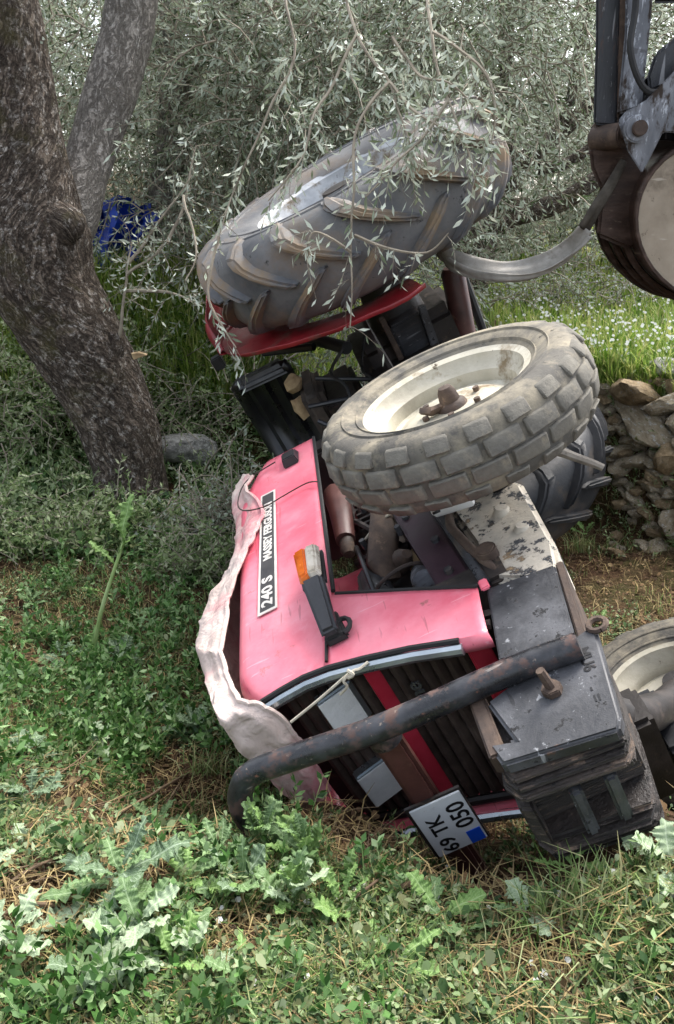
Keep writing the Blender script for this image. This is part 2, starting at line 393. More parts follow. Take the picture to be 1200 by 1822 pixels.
M['thvar'] = thistle_mat('variegated_thistle_leaf', '#48603f', '#5f7850', '#9aab92', .75)
M['thbright'] = thistle_mat('fresh_thistle_leaf', '#587c38', '#77984e', '#a9bf88', .5)

# ------------------------------------------------------------------ ground
WY = [-5, 1.5, 2.9, 3.6, 4.4, 5.5, 7, 9, 14, 60, 300]
WX = [6.0, 4.2, 2.45, 1.72, 1.18, .85, .8, 1.2, 3.0, 16, 60]
def fbm(x, y, s):
    return (np.sin(x * 1.7 * s + 1.3) * np.cos(y * 2.1 * s + .4) + .5 * np.sin(x * 4.3 * s + y * 3.1 * s) + .3 * np.sin(9.1 * s * x - 7.7 * s * y + 2)) / 1.8
def height(x, y):
    x = np.asarray(x, float); y = np.asarray(y, float)
    low = -.02 - .16 * np.exp(-((x - .6) ** 2 / .7 + (y - 4.1) ** 2 / 1.1)) + .055 * np.clip(y - 6, 0, 40) + .05 * np.clip(-x - 1.8, 0, 6) * sstep(2, 5, y)
    low = low + .03 * fbm(x, y, 1.0) + .012 * fbm(x, y, 3.7)
    e = 1.8 + 1.3 * sstep(-.35, -1.3, x) + .5 * sstep(.75, 1.2, x)
    low = low + (.42 + .10 * sstep(.15, .6, x)) * (1 - sstep(1.12, e, y)) - .16 * np.exp(-((x - .30) ** 2 / .018 + (y - 1.33) ** 2 / .02)) + .12 * np.exp(-((x + .03) ** 2 / .028 + (y - 1.46) ** 2 / .014))
    low = low + 1.2 * sstep(4.7, 6.1, y) * sstep(-.1, -.8, x)
    ter = .70 + .03 * np.clip(y - 4, 0, 40) + .04 * fbm(x, y, .9)
    xw = np.interp(y, WY, WX)
    t = sstep(-.02, .34, x - xw)
    return low * (1 - t) + ter * t
def hz(x, y): return float(height(x, y))
def gp(u, v):
    """where the view ray through a photo pixel meets the ground"""
    a = px(u, v, 1.0) - Vector((0, 0, CAM_H)); lo = None
    y = .6
    while y < 80:
        p = Vector((0, 0, CAM_H)) + a * y
        if p.z <= hz(p.x, p.y): break
        y *= 1.012
    return Vector((p.x, p.y, hz(p.x, p.y)))

def axis_pts(lo, hi, near_lo, near_hi, step, grow=1.12):
    a = list(np.arange(near_lo, near_hi, step)); d = step
    while a[-1] < hi: d *= grow; a.append(a[-1] + d)
    d = step
    while a[0] > lo: d *= grow; a.insert(0, a[0] - d)
    return np.array(a)
gx = axis_pts(-160, 160, -2.6, 3.2, .045); gy = axis_pts(-8, 260, .5, 7.5, .045)
XX, YY = np.meshgrid(gx, gy)
ZZ = height(XX, YY) + (.012 * np.sin(XX * 31 + YY * 17) * np.sin(YY * 37 - XX * 11) + R.normal(0, .005, XX.shape)) * (YY < 9)
nv = np.arange(XX.size).reshape(XX.shape)
t = NT('soil_and_litter'); ob = t.mapping()
n1 = t.noise(ob, 2.2, 8, .65); n2 = t.noise(ob, 38, 8, .75); n3 = t.noise(ob, 140, 6, .7)
c = t.ramp(n2, [(.3, lin('#2a1d14')), (.5, lin('#4a3627')), (.68, lin('#6d573f'))])
c = t.mix(t.ramp(n1, [(.45, 0), (.6, .6)]), c, lin('#3d4420'))
c = t.mix(t.ramp(n3, [(.58, 0), (.68, .7)]), c, lin('#8a7656'))
t.set(Base_Color=c, Roughness=.97, Normal=t.bump(t.math('ADD', n2, t.math('MULTIPLY', n3, .5)), .9, .03)); t.b.inputs['Specular IOR Level'].default_value = .15
ground = np_obj('ground', np.stack([XX, YY, ZZ], -1).reshape(-1, 3),
                np.stack([nv[:-1, :-1], nv[:-1, 1:], nv[1:, 1:], nv[1:, :-1]], -1).reshape(-1, 4), t.m, smooth=True)
tag(ground, 'brown soil with litter under the weeds, rising to a terrace', 'ground', kind='structure')

# ------------------------------------------------------------------ tractor (local x forward, y left, z up; lies on its right side)
AX = Vector((.10215, -.98646, -.12828)).normalized()
AY = Vector((-.45391, -.16097, .87639)); AY = (AY - AX * AX.dot(AY)).normalized()
AZ = AX.cross(AY)
TM = Matrix((AX, AY, AZ)).transposed().to_4x4(); TM.translation = Vector((.9537, 3.7902, 1.1955))
T = empty('tractor', M=TM)
tag(T, 'overturned pinkish red farm tractor lying on its side in the weeds', 'tractor')
def wob(p, s=1.0, a=.004):
    n = mnoise.noise_vector(Vector(p) * s); return Vector(p) + n * a

# hood shell: swept section with rounded shoulders
def hood_top(x): return 1.452 - .085 * max(0, (1.26 - x) / .26) ** 1.7 - .05 * max(0, (x - 2.08) / .14) ** 2
def hood_low(x): return 1.145 + .03 * (x - 1.0) + (.035 * max(0, (x - 1.95) / .25) if x > 1.95 else 0)
rows = []
xs = [1.0 + i * (1.225 / 46) for i in range(47)]
for x in xs:
    zt, zl = hood_top(x), hood_low(x); r = .055
    hw = .28 - .012 * max(0, (x - 2.1) / .12)
    sec = []
    for k in range(11): sec.append((hw, zl + (zt - r - zl) * k / 10))
    for k in range(1, 7):
        a = math.pi / 2 * k / 6; sec.append((hw - r + r * math.cos(a), zt - r + r * math.sin(a)))
    for k in range(1, 9): sec.append((hw - r - 2 * (hw - r) * k / 8, zt))
    for k in range(1, 7):
        a = math.pi / 2 * k / 6; sec.append((-(hw - r) - r * math.sin(a), zt - r + r * math.cos(a)))
    for k in range(1, 11): sec.append((-hw, zt - r - (zt - r - zl) * k / 10))
    rows.append([wob((x, y, z), 3.2, .0045) for y, z in sec])
obj('hood', G().grid(rows), M['pink'], T, solid=.004)
# lower nose panels, left and right: curl round the front
def nose_x0(z): return 1.955 + (1.185 - z) / .335 * .235
def nose_x1(z): return 2.205 + (1.21 - z) * .36
for s in (1, -1):
    rows = []
    for k in range(19):
        z = .852 + (1.2 - .852) * k / 18
        x0, x1 = nose_x0(z), nose_x1(z)
        row = [wob((x0 + (x1 - x0) * j / 12, s * (.279 + .004 * math.sin(j / 12 * 3.1)), z + (.02 * j / 12)), 4.0, .006) for j in range(13)]
        row.append(wob((x1 + .012, s * .268, z + .02), 4, .006)); row.append(wob((x1 + .014, s * .25, z + .02), 4, .006))
        rows.append(row)
    obj('nose_panel', G().grid(rows), M['pink'], T, solid=.004)
    # dark rubber seam and chrome trim down the front edge
    pts = [(2.218, .272, 1.385), (2.214, .277, 1.33), (2.212, .28, 1.27), (2.222, .282, 1.21), (2.245, .282, 1.13), (2.278, .28, 1.03), (2.318, .276, .93)]
    obj('chrome_trim', G().tube([(x + .012, s * (y - .014), z) for x, y, z in pts], .0125, 8), M['chrome'], T)
    obj('rubber_seal', G().tube([(x + .001, s * (y + .001), z) for x, y, z in pts], .0065, 6), M['rubber'], T)
obj('seam_strip', G().tube([(1.965, .283, 1.186), (2.08, .2835, 1.2), (2.2, .283, 1.212)], .004, 6), M['rubber'], T)
obj('hood_edge_seal', G().tube([(x, .279, hood_low(x) - .004) for x in (1.0, 1.3, 1.6, 1.95)], .006, 6), M['rubber'], T)
obj('hood_edge_seal', G().tube([(nose_x0(z) - .004, .279, z) for z in (.852, .95, 1.05, 1.165)], .005, 6), M['rubber'], T)
# small red lug at the lower corner of the nose
obj('panel_tab', G().box((2.185, .275, .838), (.034, .010, .02)), M['pink'], T, bevel=.003)

# grille
def gr_x(z): return 2.165 + (1.3 - z) * .30
zs = [.885 + i * .0295 for i in range(17)]
back = G().hexa([(gr_x(z) - .05, y, z) for y, z in ((-.262, .85), (.262, .85), (.262, 1.41), (-.262, 1.41))],
                [(gr_x(z) - .03, y, z) for y, z in ((-.262, .85), (.262, .85), (.262, 1.41), (-.262, 1.41))])
obj('grille_backing', back, M['darkmetal'], T, smooth=False)
for i, z in enumerate(zs):
    pr = [(-.006, -.0165), (.004, -.010), (.008, .0), (.004, .009), (-.006, .013)]
    lo = [(gr_x(z) - .02 + a, -.262, z + b) for a, b in pr]; hi = [(gr_x(z) - .02 + a + .004 * math.sin(i * 2.3), .262, z + b) for a, b in pr]
    obj('grille_slat', G().hexa(lo, hi), M['grille'], T, smooth=True)
for z, w in ((1.135, .034), (.905, .048)):
    obj('grille_bar', G().box((gr_x(z) + .012, 0, z), (.012, .535, w), Matrix.Rotation(.29, 3, 'Y')), M['redbar'], T, bevel=.003)
for s in (1, -1):
    obj('grille_frame', G().tube([(gr_x(z) - .004, s * .258, z) for z in (.86, 1.1, 1.25, 1.40)], .012, 8), M['darkmetal'], T)
for cy, cz in ((.138, 1.243), (-.118, 1.272)):
    rot = Matrix.Rotation(.29, 3, 'Y')
    h = obj('headlight', G().box((gr_x(cz) + .0, cy, cz), (.03, .118, .092), rot), M['chrome'], T, bevel=.004)
    obj('lens', G().box((gr_x(cz) + .014, cy, cz), (.008, .108, .082), rot), M['lens'], h, bevel=.003)

def text_mesh(name, body, size, mat, parent, M4, ext=.0006, sx=1.0, bold=0.0, shear=0.0, align='LEFT'):
    cu = bpy.data.curves.new(name, 'FONT'); cu.body = body; cu.size = size; cu.extrude = ext; cu.offset = bold; cu.shear = shear
    cu.align_x = align; cu.resolution_u = 3
    tmp = bpy.data.objects.new('tmp_text', cu); COL.objects.link(tmp)
    dg = bpy.context.evaluated_depsgraph_get(); dg.update()
    me = bpy.data.meshes.new_from_object(tmp.evaluated_get(dg)); me.name = name
    bpy.data.objects.remove(tmp); bpy.data.curves.remove(cu)
    me.materials.clear(); me.materials.append(mat)
    o = bpy.data.objects.new(name, me); COL.objects.link(o); o.parent = parent
    o.matrix_basis = M4 @ Matrix.Diagonal((sx, 1, 1, 1)); return o
def frame4(o, r, u):
    r = Vector(r).normalized(); u = Vector(u); u = (u - r * u.dot(r)).normalized(); n = r.cross(u)
    m = Matrix((r, u, n)).transposed().to_4x4(); m.translation = Vector(o); return m

text_mesh('badge', 'une', .05, M['chrome'], T, frame4((gr_x(1.06) + .004, .085, 1.055), (0, 1, 0), (-.29, 0, 1)), .002, 1.05, .0012)
# decal on the hood side
dec = obj('decal', G().hexa([(1.262, .2855, 1.298), (1.262, .2855, 1.350), (1.915, .2855, 1.374), (1.915, .2855, 1.318)],
                            [(1.262, .2875, 1.298), (1.262, .2875, 1.350), (1.915, .2875, 1.374), (1.915, .2875, 1.318)]), M['decalwhite'], T, smooth=False)
tag(dec, 'black and white name strip along the hood side')
obj('decal_field', G().hexa([(1.272, .2865, 1.3045), (1.272, .2865, 1.344), (1.905, .2865, 1.367), (1.905, .2865, 1.324)],
                            [(1.272, .2881, 1.3045), (1.272, .2881, 1.344), (1.905, .2881, 1.367), (1.905, .2881, 1.324)]), M['decalblack'], dec, smooth=False)
text_mesh('lettering', '240 S', .043, M['decalwhite'], dec, frame4((1.893, .2890, 1.3315), (-1, 0, -.035), (0, 0, 1)), .0006, 1.42, .0013)
text_mesh('lettering', 'MASSEY FERGUSON', .036, M['decalwhite'], dec, frame4((1.672, .2890, 1.3255), (-1, 0, -.037), (0, 0, 1)), .0006, 1.06, .0012)

# turn signal on the hood side
ts = obj('turn_signal', G().hexa([(2.165, .284, 1.145), (2.165, .284, 1.205), (2.05, .284, 1.20), (2.05, .284, 1.165)],
                                 [(2.16, .305, 1.15), (2.16, .305, 1.20), (2.06, .305, 1.195), (2.06, .305, 1.168)]), M['rubber'], T, bevel=.006)
obj('signal_stem', G().hexa([(2.16, .304, 1.16), (2.16, .304, 1.203), (2.0, .345, 1.215), (2.0, .345, 1.16)],
                            [(2.155, .325, 1.165), (2.155, .325, 1.2), (2.0, .375, 1.213), (2.0, .375, 1.163)]), M['black'], ts, bevel=.006)
obj('signal_housing', G().hexa([(2.015, .335, 1.158), (2.015, .335, 1.217), (1.845, .325, 1.229), (1.845, .325, 1.158)],
                               [(2.015, .362, 1.158), (2.015, .362, 1.217), (1.85, .352, 1.229), (1.85, .352, 1.158)]), M['black'], ts, bevel=.008)
obj('amber_lens', G().hexa([(2.005, .360, 1.190), (2.005, .360, 1.218), (1.85, .350, 1.230), (1.85, .350, 1.192)],
                           [(1.995, .385, 1.190), (1.995, .382, 1.213), (1.862, .375, 1.224), (1.862, .378, 1.192)]), M['amber'], ts, bevel=.005)
obj('clear_lens', G().hexa([(2.005, .360, 1.160), (2.005, .360, 1.1895), (1.85, .350, 1.1915), (1.85, .350, 1.159)],
                           [(1.995, .382, 1.165), (1.995, .385, 1.1895), (1.862, .378, 1.1915), (1.862, .375, 1.165)]), M['clearlens'], ts, bevel=.005)
obj('stem_ring', G().tube([(2.13 + .026 * math.cos(a), .3, 1.155 + .018 * math.sin(a)) for a in [i * math.pi / 6 for i in range(13)]], .006, 6), M['rubber'], ts)
# clip at the rear of the hood
obj('hood_clip', G().hexa([(1.06, .28, 1.20), (1.06, .28, 1.265), (1.14, .28, 1.262), (1.14, .28, 1.205)],
                          [(1.065, .305, 1.21), (1.065, .305, 1.258), (1.132, .312, 1.255), (1.132, .312, 1.212)]), M['black'], T, bevel=.004)

# engine bay
eng = obj('engine_block', G().box((1.55, -.06, .93), (1.05, .3, .42)), M['engine'], T, bevel=.02)
obj('radiator', G().box((2.05, -.02, 1.03), (.09, .46, .52)), M['engine'], T, bevel=.01)
def lumpy(g_pts, rad, name, mat, amt=.012, sc=26, seg=12):
    g = G().tube(g_pts, rad, seg); g.v = [tuple(wob(p, sc, amt)) for p in g.v]; return obj(name, g, mat, T)
lumpy([(1.26, .17, 1.13), (1.3, .19, 1.135), (1.4, .2, 1.13), (1.5, .2, 1.13), (1.6, .19, 1.135)], [.034, .04, .038, .034, .028], 'intake_pipe', M['brownpaint'], .006, 14)
lumpy([(1.6, .19, 1.135), (1.64, .185, 1.136), (1.66, .18, 1.137)], [.02, .024, .016], 'pipe_clamp', M['rust'], .004)
lumpy([(1.40, .16, .99), (1.46, .19, 1.0), (1.55, .2, 1.01), (1.66, .19, 1.02), (1.76, .16, 1.055), (1.8, .13, 1.06)], [.03, .046, .036, .032, .045, .03], 'exhaust_manifold', M['rust'], .022, 22)
lumpy([(1.36, .1, 1.08), (1.4, .14, 1.05), (1.44, .16, 1.01)], [.03, .045, .03], 'manifold_elbow', M['rust'], .016, 22)
lumpy([(1.75, .12, 1.02), (1.78, .17, 1.0), (1.8, .19, .985)], [.022, .028, .014], 'manifold_stud', M['rust'], .006)
obj('cross_pipe', G().tube([(1.62, .12, 1.14), (1.64, .13, 1.04), (1.66, .12, .98)], .014, 8), M['darkmetal'], T)
obj('fuel_filter', G().tube([(1.78, .1, .975), (1.86, .14, .97), (1.93, .17, .965)], [.03, .034, .034], 14), M['armgrey'], T)
obj('hose', G().tube([(1.45, .14, .93), (1.6, .17, .91), (1.72, .16, .94), (1.9, .13, .96)], .012, 8), M['rubber'], T)
obj('hose', G().tube([(1.72, .12, 1.12), (1.82, .16, 1.1), (1.92, .16, 1.04), (2.0, .14, .98)], .011, 8), M['rubber'], T)
obj('timing_cover', G().tube([(1.72, .05, .93), (1.72, .115, .93)], .075, 20), M['foam'], T, bevel=.006)
ft = obj('cylinder_head_fins', G().box((1.45, .10, 1.06), (.2, .08, .07)), M['engine'], T, bevel=.006)
for i in range(6):
    obj('fin', G().box((1.37 + i * .032, .145, 1.055), (.010, .035, .075)), M['darkmetal'], ft)
fanw = obj('fan_pulley', G().tube([(1.95, .02, 1.0), (1.97, .02, 1.0)], .085, 24), M['darkmetal'], T, bevel=.004)
for k in range(5):
    a = k * 1.257; obj('fan_blade', G().box((1.99, .02 + .1 * math.cos(a), 1.0 + .1 * math.sin(a)), (.008, .13, .05), Matrix.Rotation(a, 3, 'X')), M['rust'], fanw)
obj('fan_belt', G().tube(smooth_path([(1.96, .105, 1.0), (1.96, .06, 1.08), (1.96, -.02, 1.09), (1.96, -.08, 1.0), (1.96, .0, .86), (1.96, .09, .9), (1.96, .105, 1.0)]), .008, 6), M['rubber'], T)
for i, (pts, r_, mt) in enumerate((([(1.3, .12, 1.1), (1.36, .2, 1.07), (1.46, .21, 1.02), (1.52, .17, .95)], .006, 'black'), ([(1.34, .1, 1.02), (1.45, .17, .97), (1.6, .2, 1.0), (1.7, .17, 1.07)], .005, 'rust'), ([(1.55, .12, 1.13), (1.66, .19, 1.11), (1.78, .2, 1.1), (1.9, .15, 1.1)], .007, 'black'),
                                  ([(1.52, .13, .9), (1.58, .2, .93), (1.62, .21, 1.02), (1.6, .16, 1.1)], .004, 'cord'), ([(1.83, .12, .9), (1.87, .2, .98), (1.9, .21, 1.06), (1.88, .15, 1.13)], .005, 'darkcord'), ([(1.4, .1, 1.12), (1.48, .17, 1.1), (1.58, .18, 1.06), (1.66, .14, 1.0)], .009, 'darkmetal'))):
    obj('engine_wire', G().tube(smooth_path(pts, 6), r_, 6), M[mt], T)
alt = obj('alternator', G().tube([(1.74, .13, 1.1), (1.86, .13, 1.1)], .045, 16), M['weight'], T, bevel=.006)
for k in range(8):
    a = k * .785; obj('alternator_rib', G().box((1.8, .13 + .045 * math.cos(a), 1.1 + .045 * math.sin(a)), (.09, .006, .006)), M['darkmetal'], alt)
for x, y, z in ((1.42, .19, .96), (1.5, .205, 1.06), (1.7, .2, .98), (1.64, .175, 1.09), (1.36, .185, 1.1)):
    obj('engine_bolt', G().tube([(x, y - .01, z), (x, y + .02, z)], .009, 6), M['weight'], T)
lumpy([(1.3, .1, .98), (1.34, .15, .96), (1.42, .16, .93)], [.025, .035, .022], 'pump_body', M['armgrey'], .01)
# frame rail with dark maroon face and worn edge
obj('frame_rail', G().hexa([(1.56, .06, .99), (1.56, .06, .885), (2.06, .06, .845), (2.06, .06, .93)],
                           [(1.58, .205, .985), (1.58, .205, .89), (2.065, .2, .85), (2.05, .2, .935)]), M['maroon'], T, bevel=.006)
obj('rail_edge', G().hexa([(1.58, .05, .888), (1.58, .05, .868), (2.1, .05, .822), (2.09, .05, .846)],
                          [(1.585, .222, .888), (1.585, .222, .866), (2.1, .216, .822), (2.09, .216, .846)]), M['weight'], T, bevel=.004)
for x, z in ((1.66, .95), (1.83, .90), (1.98, .90)):
    obj('rail_bolt', G().tube([(x, .2, z), (x, .214, z)], .011, 6), M['weight'], T)
# flaking axle support
ap = [(1.69, .84), (1.665, .66), (1.74, .635), (2.06, .655), (2.14, .675), (2.2, .70), (2.08, .825), (1.9, .82)]
g = G().hexa([(x, .05, z) for x, z in ap], [(x, .205 - .012 * math.sin(i), z) for i, (x, z) in enumerate(ap)])
obj('axle_support', g, M['pale'], T, bevel=.014, bseg=3)
obj('axle_pin', G().tube([(2.0, .19, .80), (2.0, .235, .80)], .026, 14), M['rust'], T, bevel=.004)
for x, z in ((1.95, .70), (1.84, .72)):
    obj('casting_boss', G().tube([(x, .195, z), (x, .214, z - .004)], [.026, .016], 10), M['pale'], T)
lumpy([(1.7, .2, .84), (1.83, .215, .85), (1.95, .22, .83), (2.06, .2, .80), (2.13, .16, .77)], .012, 'drag_link', M['rust'], .004)
# grey side bracket between nose and guard bar
gpz = [(2.19, .838), (2.215, .69), (2.46, .735), (2.41, .875)]
obj('bracket_plate', G().hexa([(x, .235, z) for x, z in gpz], [(x, .268, z) for x, z in gpz]), M['weight'], T, bevel=.004)
obj('bracket_plate', G().hexa([(x, -.268, z) for x, z in gpz], [(x, -.235, z) for x, z in gpz]), M['weight'], T, bevel=.004)
obj('bracket_flange', G().hexa([(2.20, .02, .688), (2.20, .02, .672), (2.46, .02, .716), (2.46, .02, .732)], [(2.205, .262, .688), (2.205, .262, .672), (2.46, .262, .716), (2.46, .262, .732)]), M['rust'], T, bevel=.003)
obj('front_crossmember', G().box((2.33, 0, .80), (.16, .46, .12)), M['darkmetal'], T, bevel=.01)

# bull bar
Lb = [(2.5, .30, .735), (2.485, .30, .86), (2.478, .30, 1.105), (2.455, .30, 1.27), (2.436, .295, 1.385), (2.436, .275, 1.425), (2.44, .235, 1.45), (2.445, .18, 1.455), (2.45, 0, 1.455)]
full = Lb + [(x, -y, z) for x, y, z in Lb[::-1][1:]]
gb = obj('guard_bar', G().tube(smooth_path(full), .025, 16), M['bar'], T)
obj('cross_bar', G().hexa([(2.435, .285, 1.10), (2.435, .285, 1.155), (2.435, -.285, 1.155), (2.435, -.285, 1.10)],
                          [(2.47, .285, 1.10), (2.47, .285, 1.155), (2.47, -.285, 1.155), (2.47, -.285, 1.10)]), M['brownpaint'], T, bevel=.008)
obj('weld_collar', G().tube([(2.455, .25, 1.128), (2.455, .28, 1.128)], .034, 12), M['bar'], T)
# bracket arm from the cross member to the bar, with an open window
obj('bar_bracket', G().hexa([(2.48, .235, .925), (2.48, .235, .955), (2.63, .235, .955), (2.63, .235, .925)],
                            [(2.48, .28, .925), (2.48, .28, .955), (2.63, .28, .955), (2.63, .28, .925)]), M['rust'], T, bevel=.004)
obj('bar_bracket', G().box((2.5, 0, .93), (.03, .5, .04)), M['rust'], T, bevel=.004)
# number plate
pl = obj('number_plate', G().box((2.478, .0, 1.112), (.004, .152, .108)), M['plate'], T, bevel=.0015)
for txt, y, z, sz in (('69 TK', -.072, 1.117, .046), ('050', -.022, 1.064, .053)):
    text_mesh('plate_lettering', txt, sz, M['platetext'], pl, frame4((2.4805, y, z), (0, 1, 0), (0, 0, 1)), .0005, .95, .0007)
obj('plate_blue_field', G().box((2.4802, -.055, 1.076), (.003, .036, .03)), M['plateblue'], pl)
obj('plate_backing', G().box((2.472, .0, 1.114), (.006, .16, .118)), M['darkmetal'], T)

# front weights: slabs stacked across the tractor, bevelled corners, handles
wz0, wz1 = .742, .938
top_out = [(2.44, .69), (2.66, .735), (2.685, .748), (2.655, .938), (2.60, .95), (2.617, .905), (2.51, .925), (2.47, .80)]
# top slab with an open window towards the grille
obj('weight_slab', G().hexa([(x, .252, z) for x, z in top_out], [(x, .282, z) for x, z in top_out]), M['weight'], T, bevel=.006, bseg=3)
ys = [(.2365, .2508), (.2205, .2352), (.2045, .2192), (.1865, .2032)]
for i, (a, b) in enumerate(ys):
    d = .007 * ((i * 7) % 3 - 1)
    o_ = [(2.46, .70), (2.66 + d, .735), (2.688 + d, .752 + d), (2.672 + d, .935), (2.64, .95 + d), (2.5, .93)]
    sl_ = G().hexa([(x, a, z) for x, z in o_], [(x, b, z) for x, z in o_]); obj('weight_slab', sl_, M['wedge'], T, bevel=.004, bseg=2)
# recessed handle section
o_ = [(2.46, .70), (2.62, .73), (2.63, .95), (2.5, .94)]
obj('weight_core', G().hexa([(x, .085, z) for x, z in o_], [(x, .185, z) for x, z in o_]), M['wedge'], T, bevel=.004)
for zz in (.845, .785):
    obj('weight_handle', G().hexa([(2.665, .075, zz), (2.665, .075, zz + .022), (2.685, .075, zz + .022), (2.685, .075, zz)],
                                  [(2.668, .195, zz - .004), (2.668, .195, zz + .018), (2.69, .195, zz + .018), (2.69, .195, zz - .004)]), M['weight'], T, bevel=.005)
obj('weight_slab', G().hexa([(x, .185, z) for x, z in ((2.6, .925), (2.68, .925), (2.665, .95), (2.6, .95))],
                            [(x, .085, z) for x, z in ((2.6, .925), (2.68, .925), (2.665, .95), (2.6, .95))]), M['wedge'], T, bevel=.005)
for i, (a, b) in enumerate(((.068, .084), (.051, .0665), (.033, .0495), (.012, .0315))):
    d = .007 * ((i * 5) % 3 - 1)
    o_ = [(2.47, .70), (2.66 + d, .735), (2.688 + d, .752 + d), (2.672 + d, .935), (2.64, .95 + d), (2.5, .93)]
    obj('weight_slab', G().hexa([(x, a, z) for x, z in o_], [(x, b, z) for x, z in o_]), M['wedge'], T, bevel=.007, bseg=2)
bt = obj('weight_bolt', G().tube([(2.555, .281, .812), (2.555, .296, .812)], .019, 6), M['rust'], T, bevel=.002)
obj('bolt_shank', G().tube([(2.555, .294, .812), (2.552, .335, .816)], [.009, .008], 8), M['rust'], bt)
text_mesh('stamp', 'MU6', .03, M['platetext'], T, frame4((2.487, .2826, .742), (1, 0, .12), (.12, 0, -1)), .0004, 1.0, .0006)
text_mesh('stamp', '- =', .03, M['platetext'], T, frame4((2.58, .2826, .76), (1, 0, .12), (.12, 0, -1)), .0004, 1.0, .0004)
obj('lug_ring', G().tube([(2.452 + .016 * math.cos(a), .284, .688 + .016 * math.sin(a)) for a in [k * math.pi / 6 for k in range(13)]], .006, 6), M['rust'], T)
lumpy([(2.53, .05, .62), (2.55, .10, .615), (2.56, .14, .62)], [.014, .022, .014], 'grease_cap', M['armgrey'], .004)

# front wheels
def block(a0, a1, y0, y1, r0, r1, h, tap=.18, n=3):
    """curved tread block spanning angles a0..a1 and widths y0..y1, base radius r0 (at y0) r1 (at y1)"""
    g = G(); v = []
    for lev in (0, 1):
        for k in range(n + 1):
            for (y, r) in ((y0, r0), (y1, r1)):
                t_ = k / n; 
                aa = a0 + (a1 - a0) * (t_ if lev == 0 else tap * .5 * .5 + t_ * (1 - tap * .5))
                yy = y if lev == 0 else (y0 + y1) / 2 + (y - (y0 + y1) / 2) * (1 - tap * .6)
                rr = r - .008 if lev == 0 else r + h
                v.append((rr * math.cos(aa), yy, rr * math.sin(aa)))
    m = 2 * (n + 1); f = []
    for k in range(n):
        a = k * 2
        f += [(m + a, m + a + 1, m + a + 3, m + a + 2), (a, m + a, m + a + 2, a + 2), (a + 1, a + 3, m + a + 3, m + a + 1)]
    f += [(0, 1, m + 1, m), (m - 2, m + m - 2, m + m - 1, m - 1)]
    return g.add(v, f)
def rotY(a): return Matrix.Rotation(a, 4, 'Y')

RF, WF = .333, .092
tyre_prof = [(-.066, .205), (-.078, .222), (-.090, .25), (-.093, .275), (-.089, .30), (-.078, .318), (-.05, .328), (0, .332),
             (.05, .328), (.078, .318), (.089, .30), (.093, .275), (.090, .25), (.078, .222), (.066, .205)]
NB = 22
me_tyre = None
def front_wheel(center, axis, steer_label=None):
    global me_tyre
    n = Vector(axis).normalized()
    W = frame4(center, Vector((1, 0, 0)) - n * n.x, n)         # local y -> axis
    ty = obj('front_tyre', G().lathe(tyre_prof, 72), M['frontrubber'], T, M=W)
    g_ = G()
    for r_, y_ in ((.262, .0925), (.262, -.0925), (.228, .0815), (.228, -.0815)):
        g_.lathe([(y_ - .002, r_ - .004), (y_ + math.copysign(.0035, y_), r_), (y_ - .002, r_ + .004)], 64)
    obj('sidewall_ring', g_, M['frontrubber'], ty)
    pitch = 2 * math.pi / NB
    if me_tyre is None:
        me_tyre = []
        for (y0, y1, r0, r1, h, frac, ph) in ((-.045, -.002, .327, .3325, .011, .935, 0), (.002, .045, .3325, .327, .011, .935, .5), (.051, .084, .325, .306, .014, .66, .05), (-.084, -.051, .306, .325, .014, .66, .55)):
            vs_ = []
            for q in range(3):
                bl = block(-pitch * frac / 2 * (1 - .03 * q), pitch * frac / 2, y0, y1, r0, r1, h - .0015 * q)
                bl.v = [tuple(wob(p, 40 + q, .0022)) for p in bl.v]
                o = obj('tread_block', bl, M['frontblock'], None, bevel=.003, bseg=1); vs_.append(o.data); bpy.data.objects.remove(o)
            me_tyre.append((vs_, ph))
        # side lugs reaching down the sidewall
    rr_ = random.Random(3)
    for meshes, ph in me_tyre:
        for k in range(NB):
            obj('tread_block', meshes[rr_.randrange(3)], None, ty, M=rotY(pitch * (k + ph) + rr_.uniform(-.006, .006)))
    rim_prof = [(-.068, .212), (-.074, .214), (-.070, .198), (-.05, .192), (-.03, .17), (.0, .165), (.03, .17), (.046, .19), (.066, .196), (.073, .214), (.066, .218)]
    rm = obj('front_rim', G().lathe(rim_prof, 56), M['rim'], T, M=W, solid=.003)
    obj('rim_disc', G().lathe([(.0, .168), (-.004, .15), (.012, .12), (.022, .09), (.02, .06), (.02, .0)], 48), M['rim'], rm)
    obj('hub', G().lathe([(.02, .04), (.03, .036), (.036, .026), (.06, .022), (.072, .016), (.075, .0)], 20), M['rust'], rm)
    obj('hub', G().lathe([(-.0, .06), (-.05, .055), (-.09, .04), (-.12, .035), (-.12, 0)], 20), M['darkmetal'], rm)
    for k in range(6):
        a = k * math.pi / 3 + .2
        obj('wheel_nut', G().tube([(.075 * math.cos(a), .018, .075 * math.sin(a)), (.075 * math.cos(a), .032, .075 * math.sin(a))], .008, 6), M['rust'], rm)
    lumpy_g = G().tube([(.01, .028, .02), (.02, .036, .05), (-.01, .036, .072)], [.010, .013, .008], 8)
    lumpy_g.v = [tuple(wob(p, 40, .01)) for p in lumpy_g.v]
    obj('mud_lump', lumpy_g, M['rust'], rm)
front_wheel((1.766, .468, .716), (-.07, .9965, -.044))
front_wheel((1.88, -.655, .487), (.06, -.9965, .03))
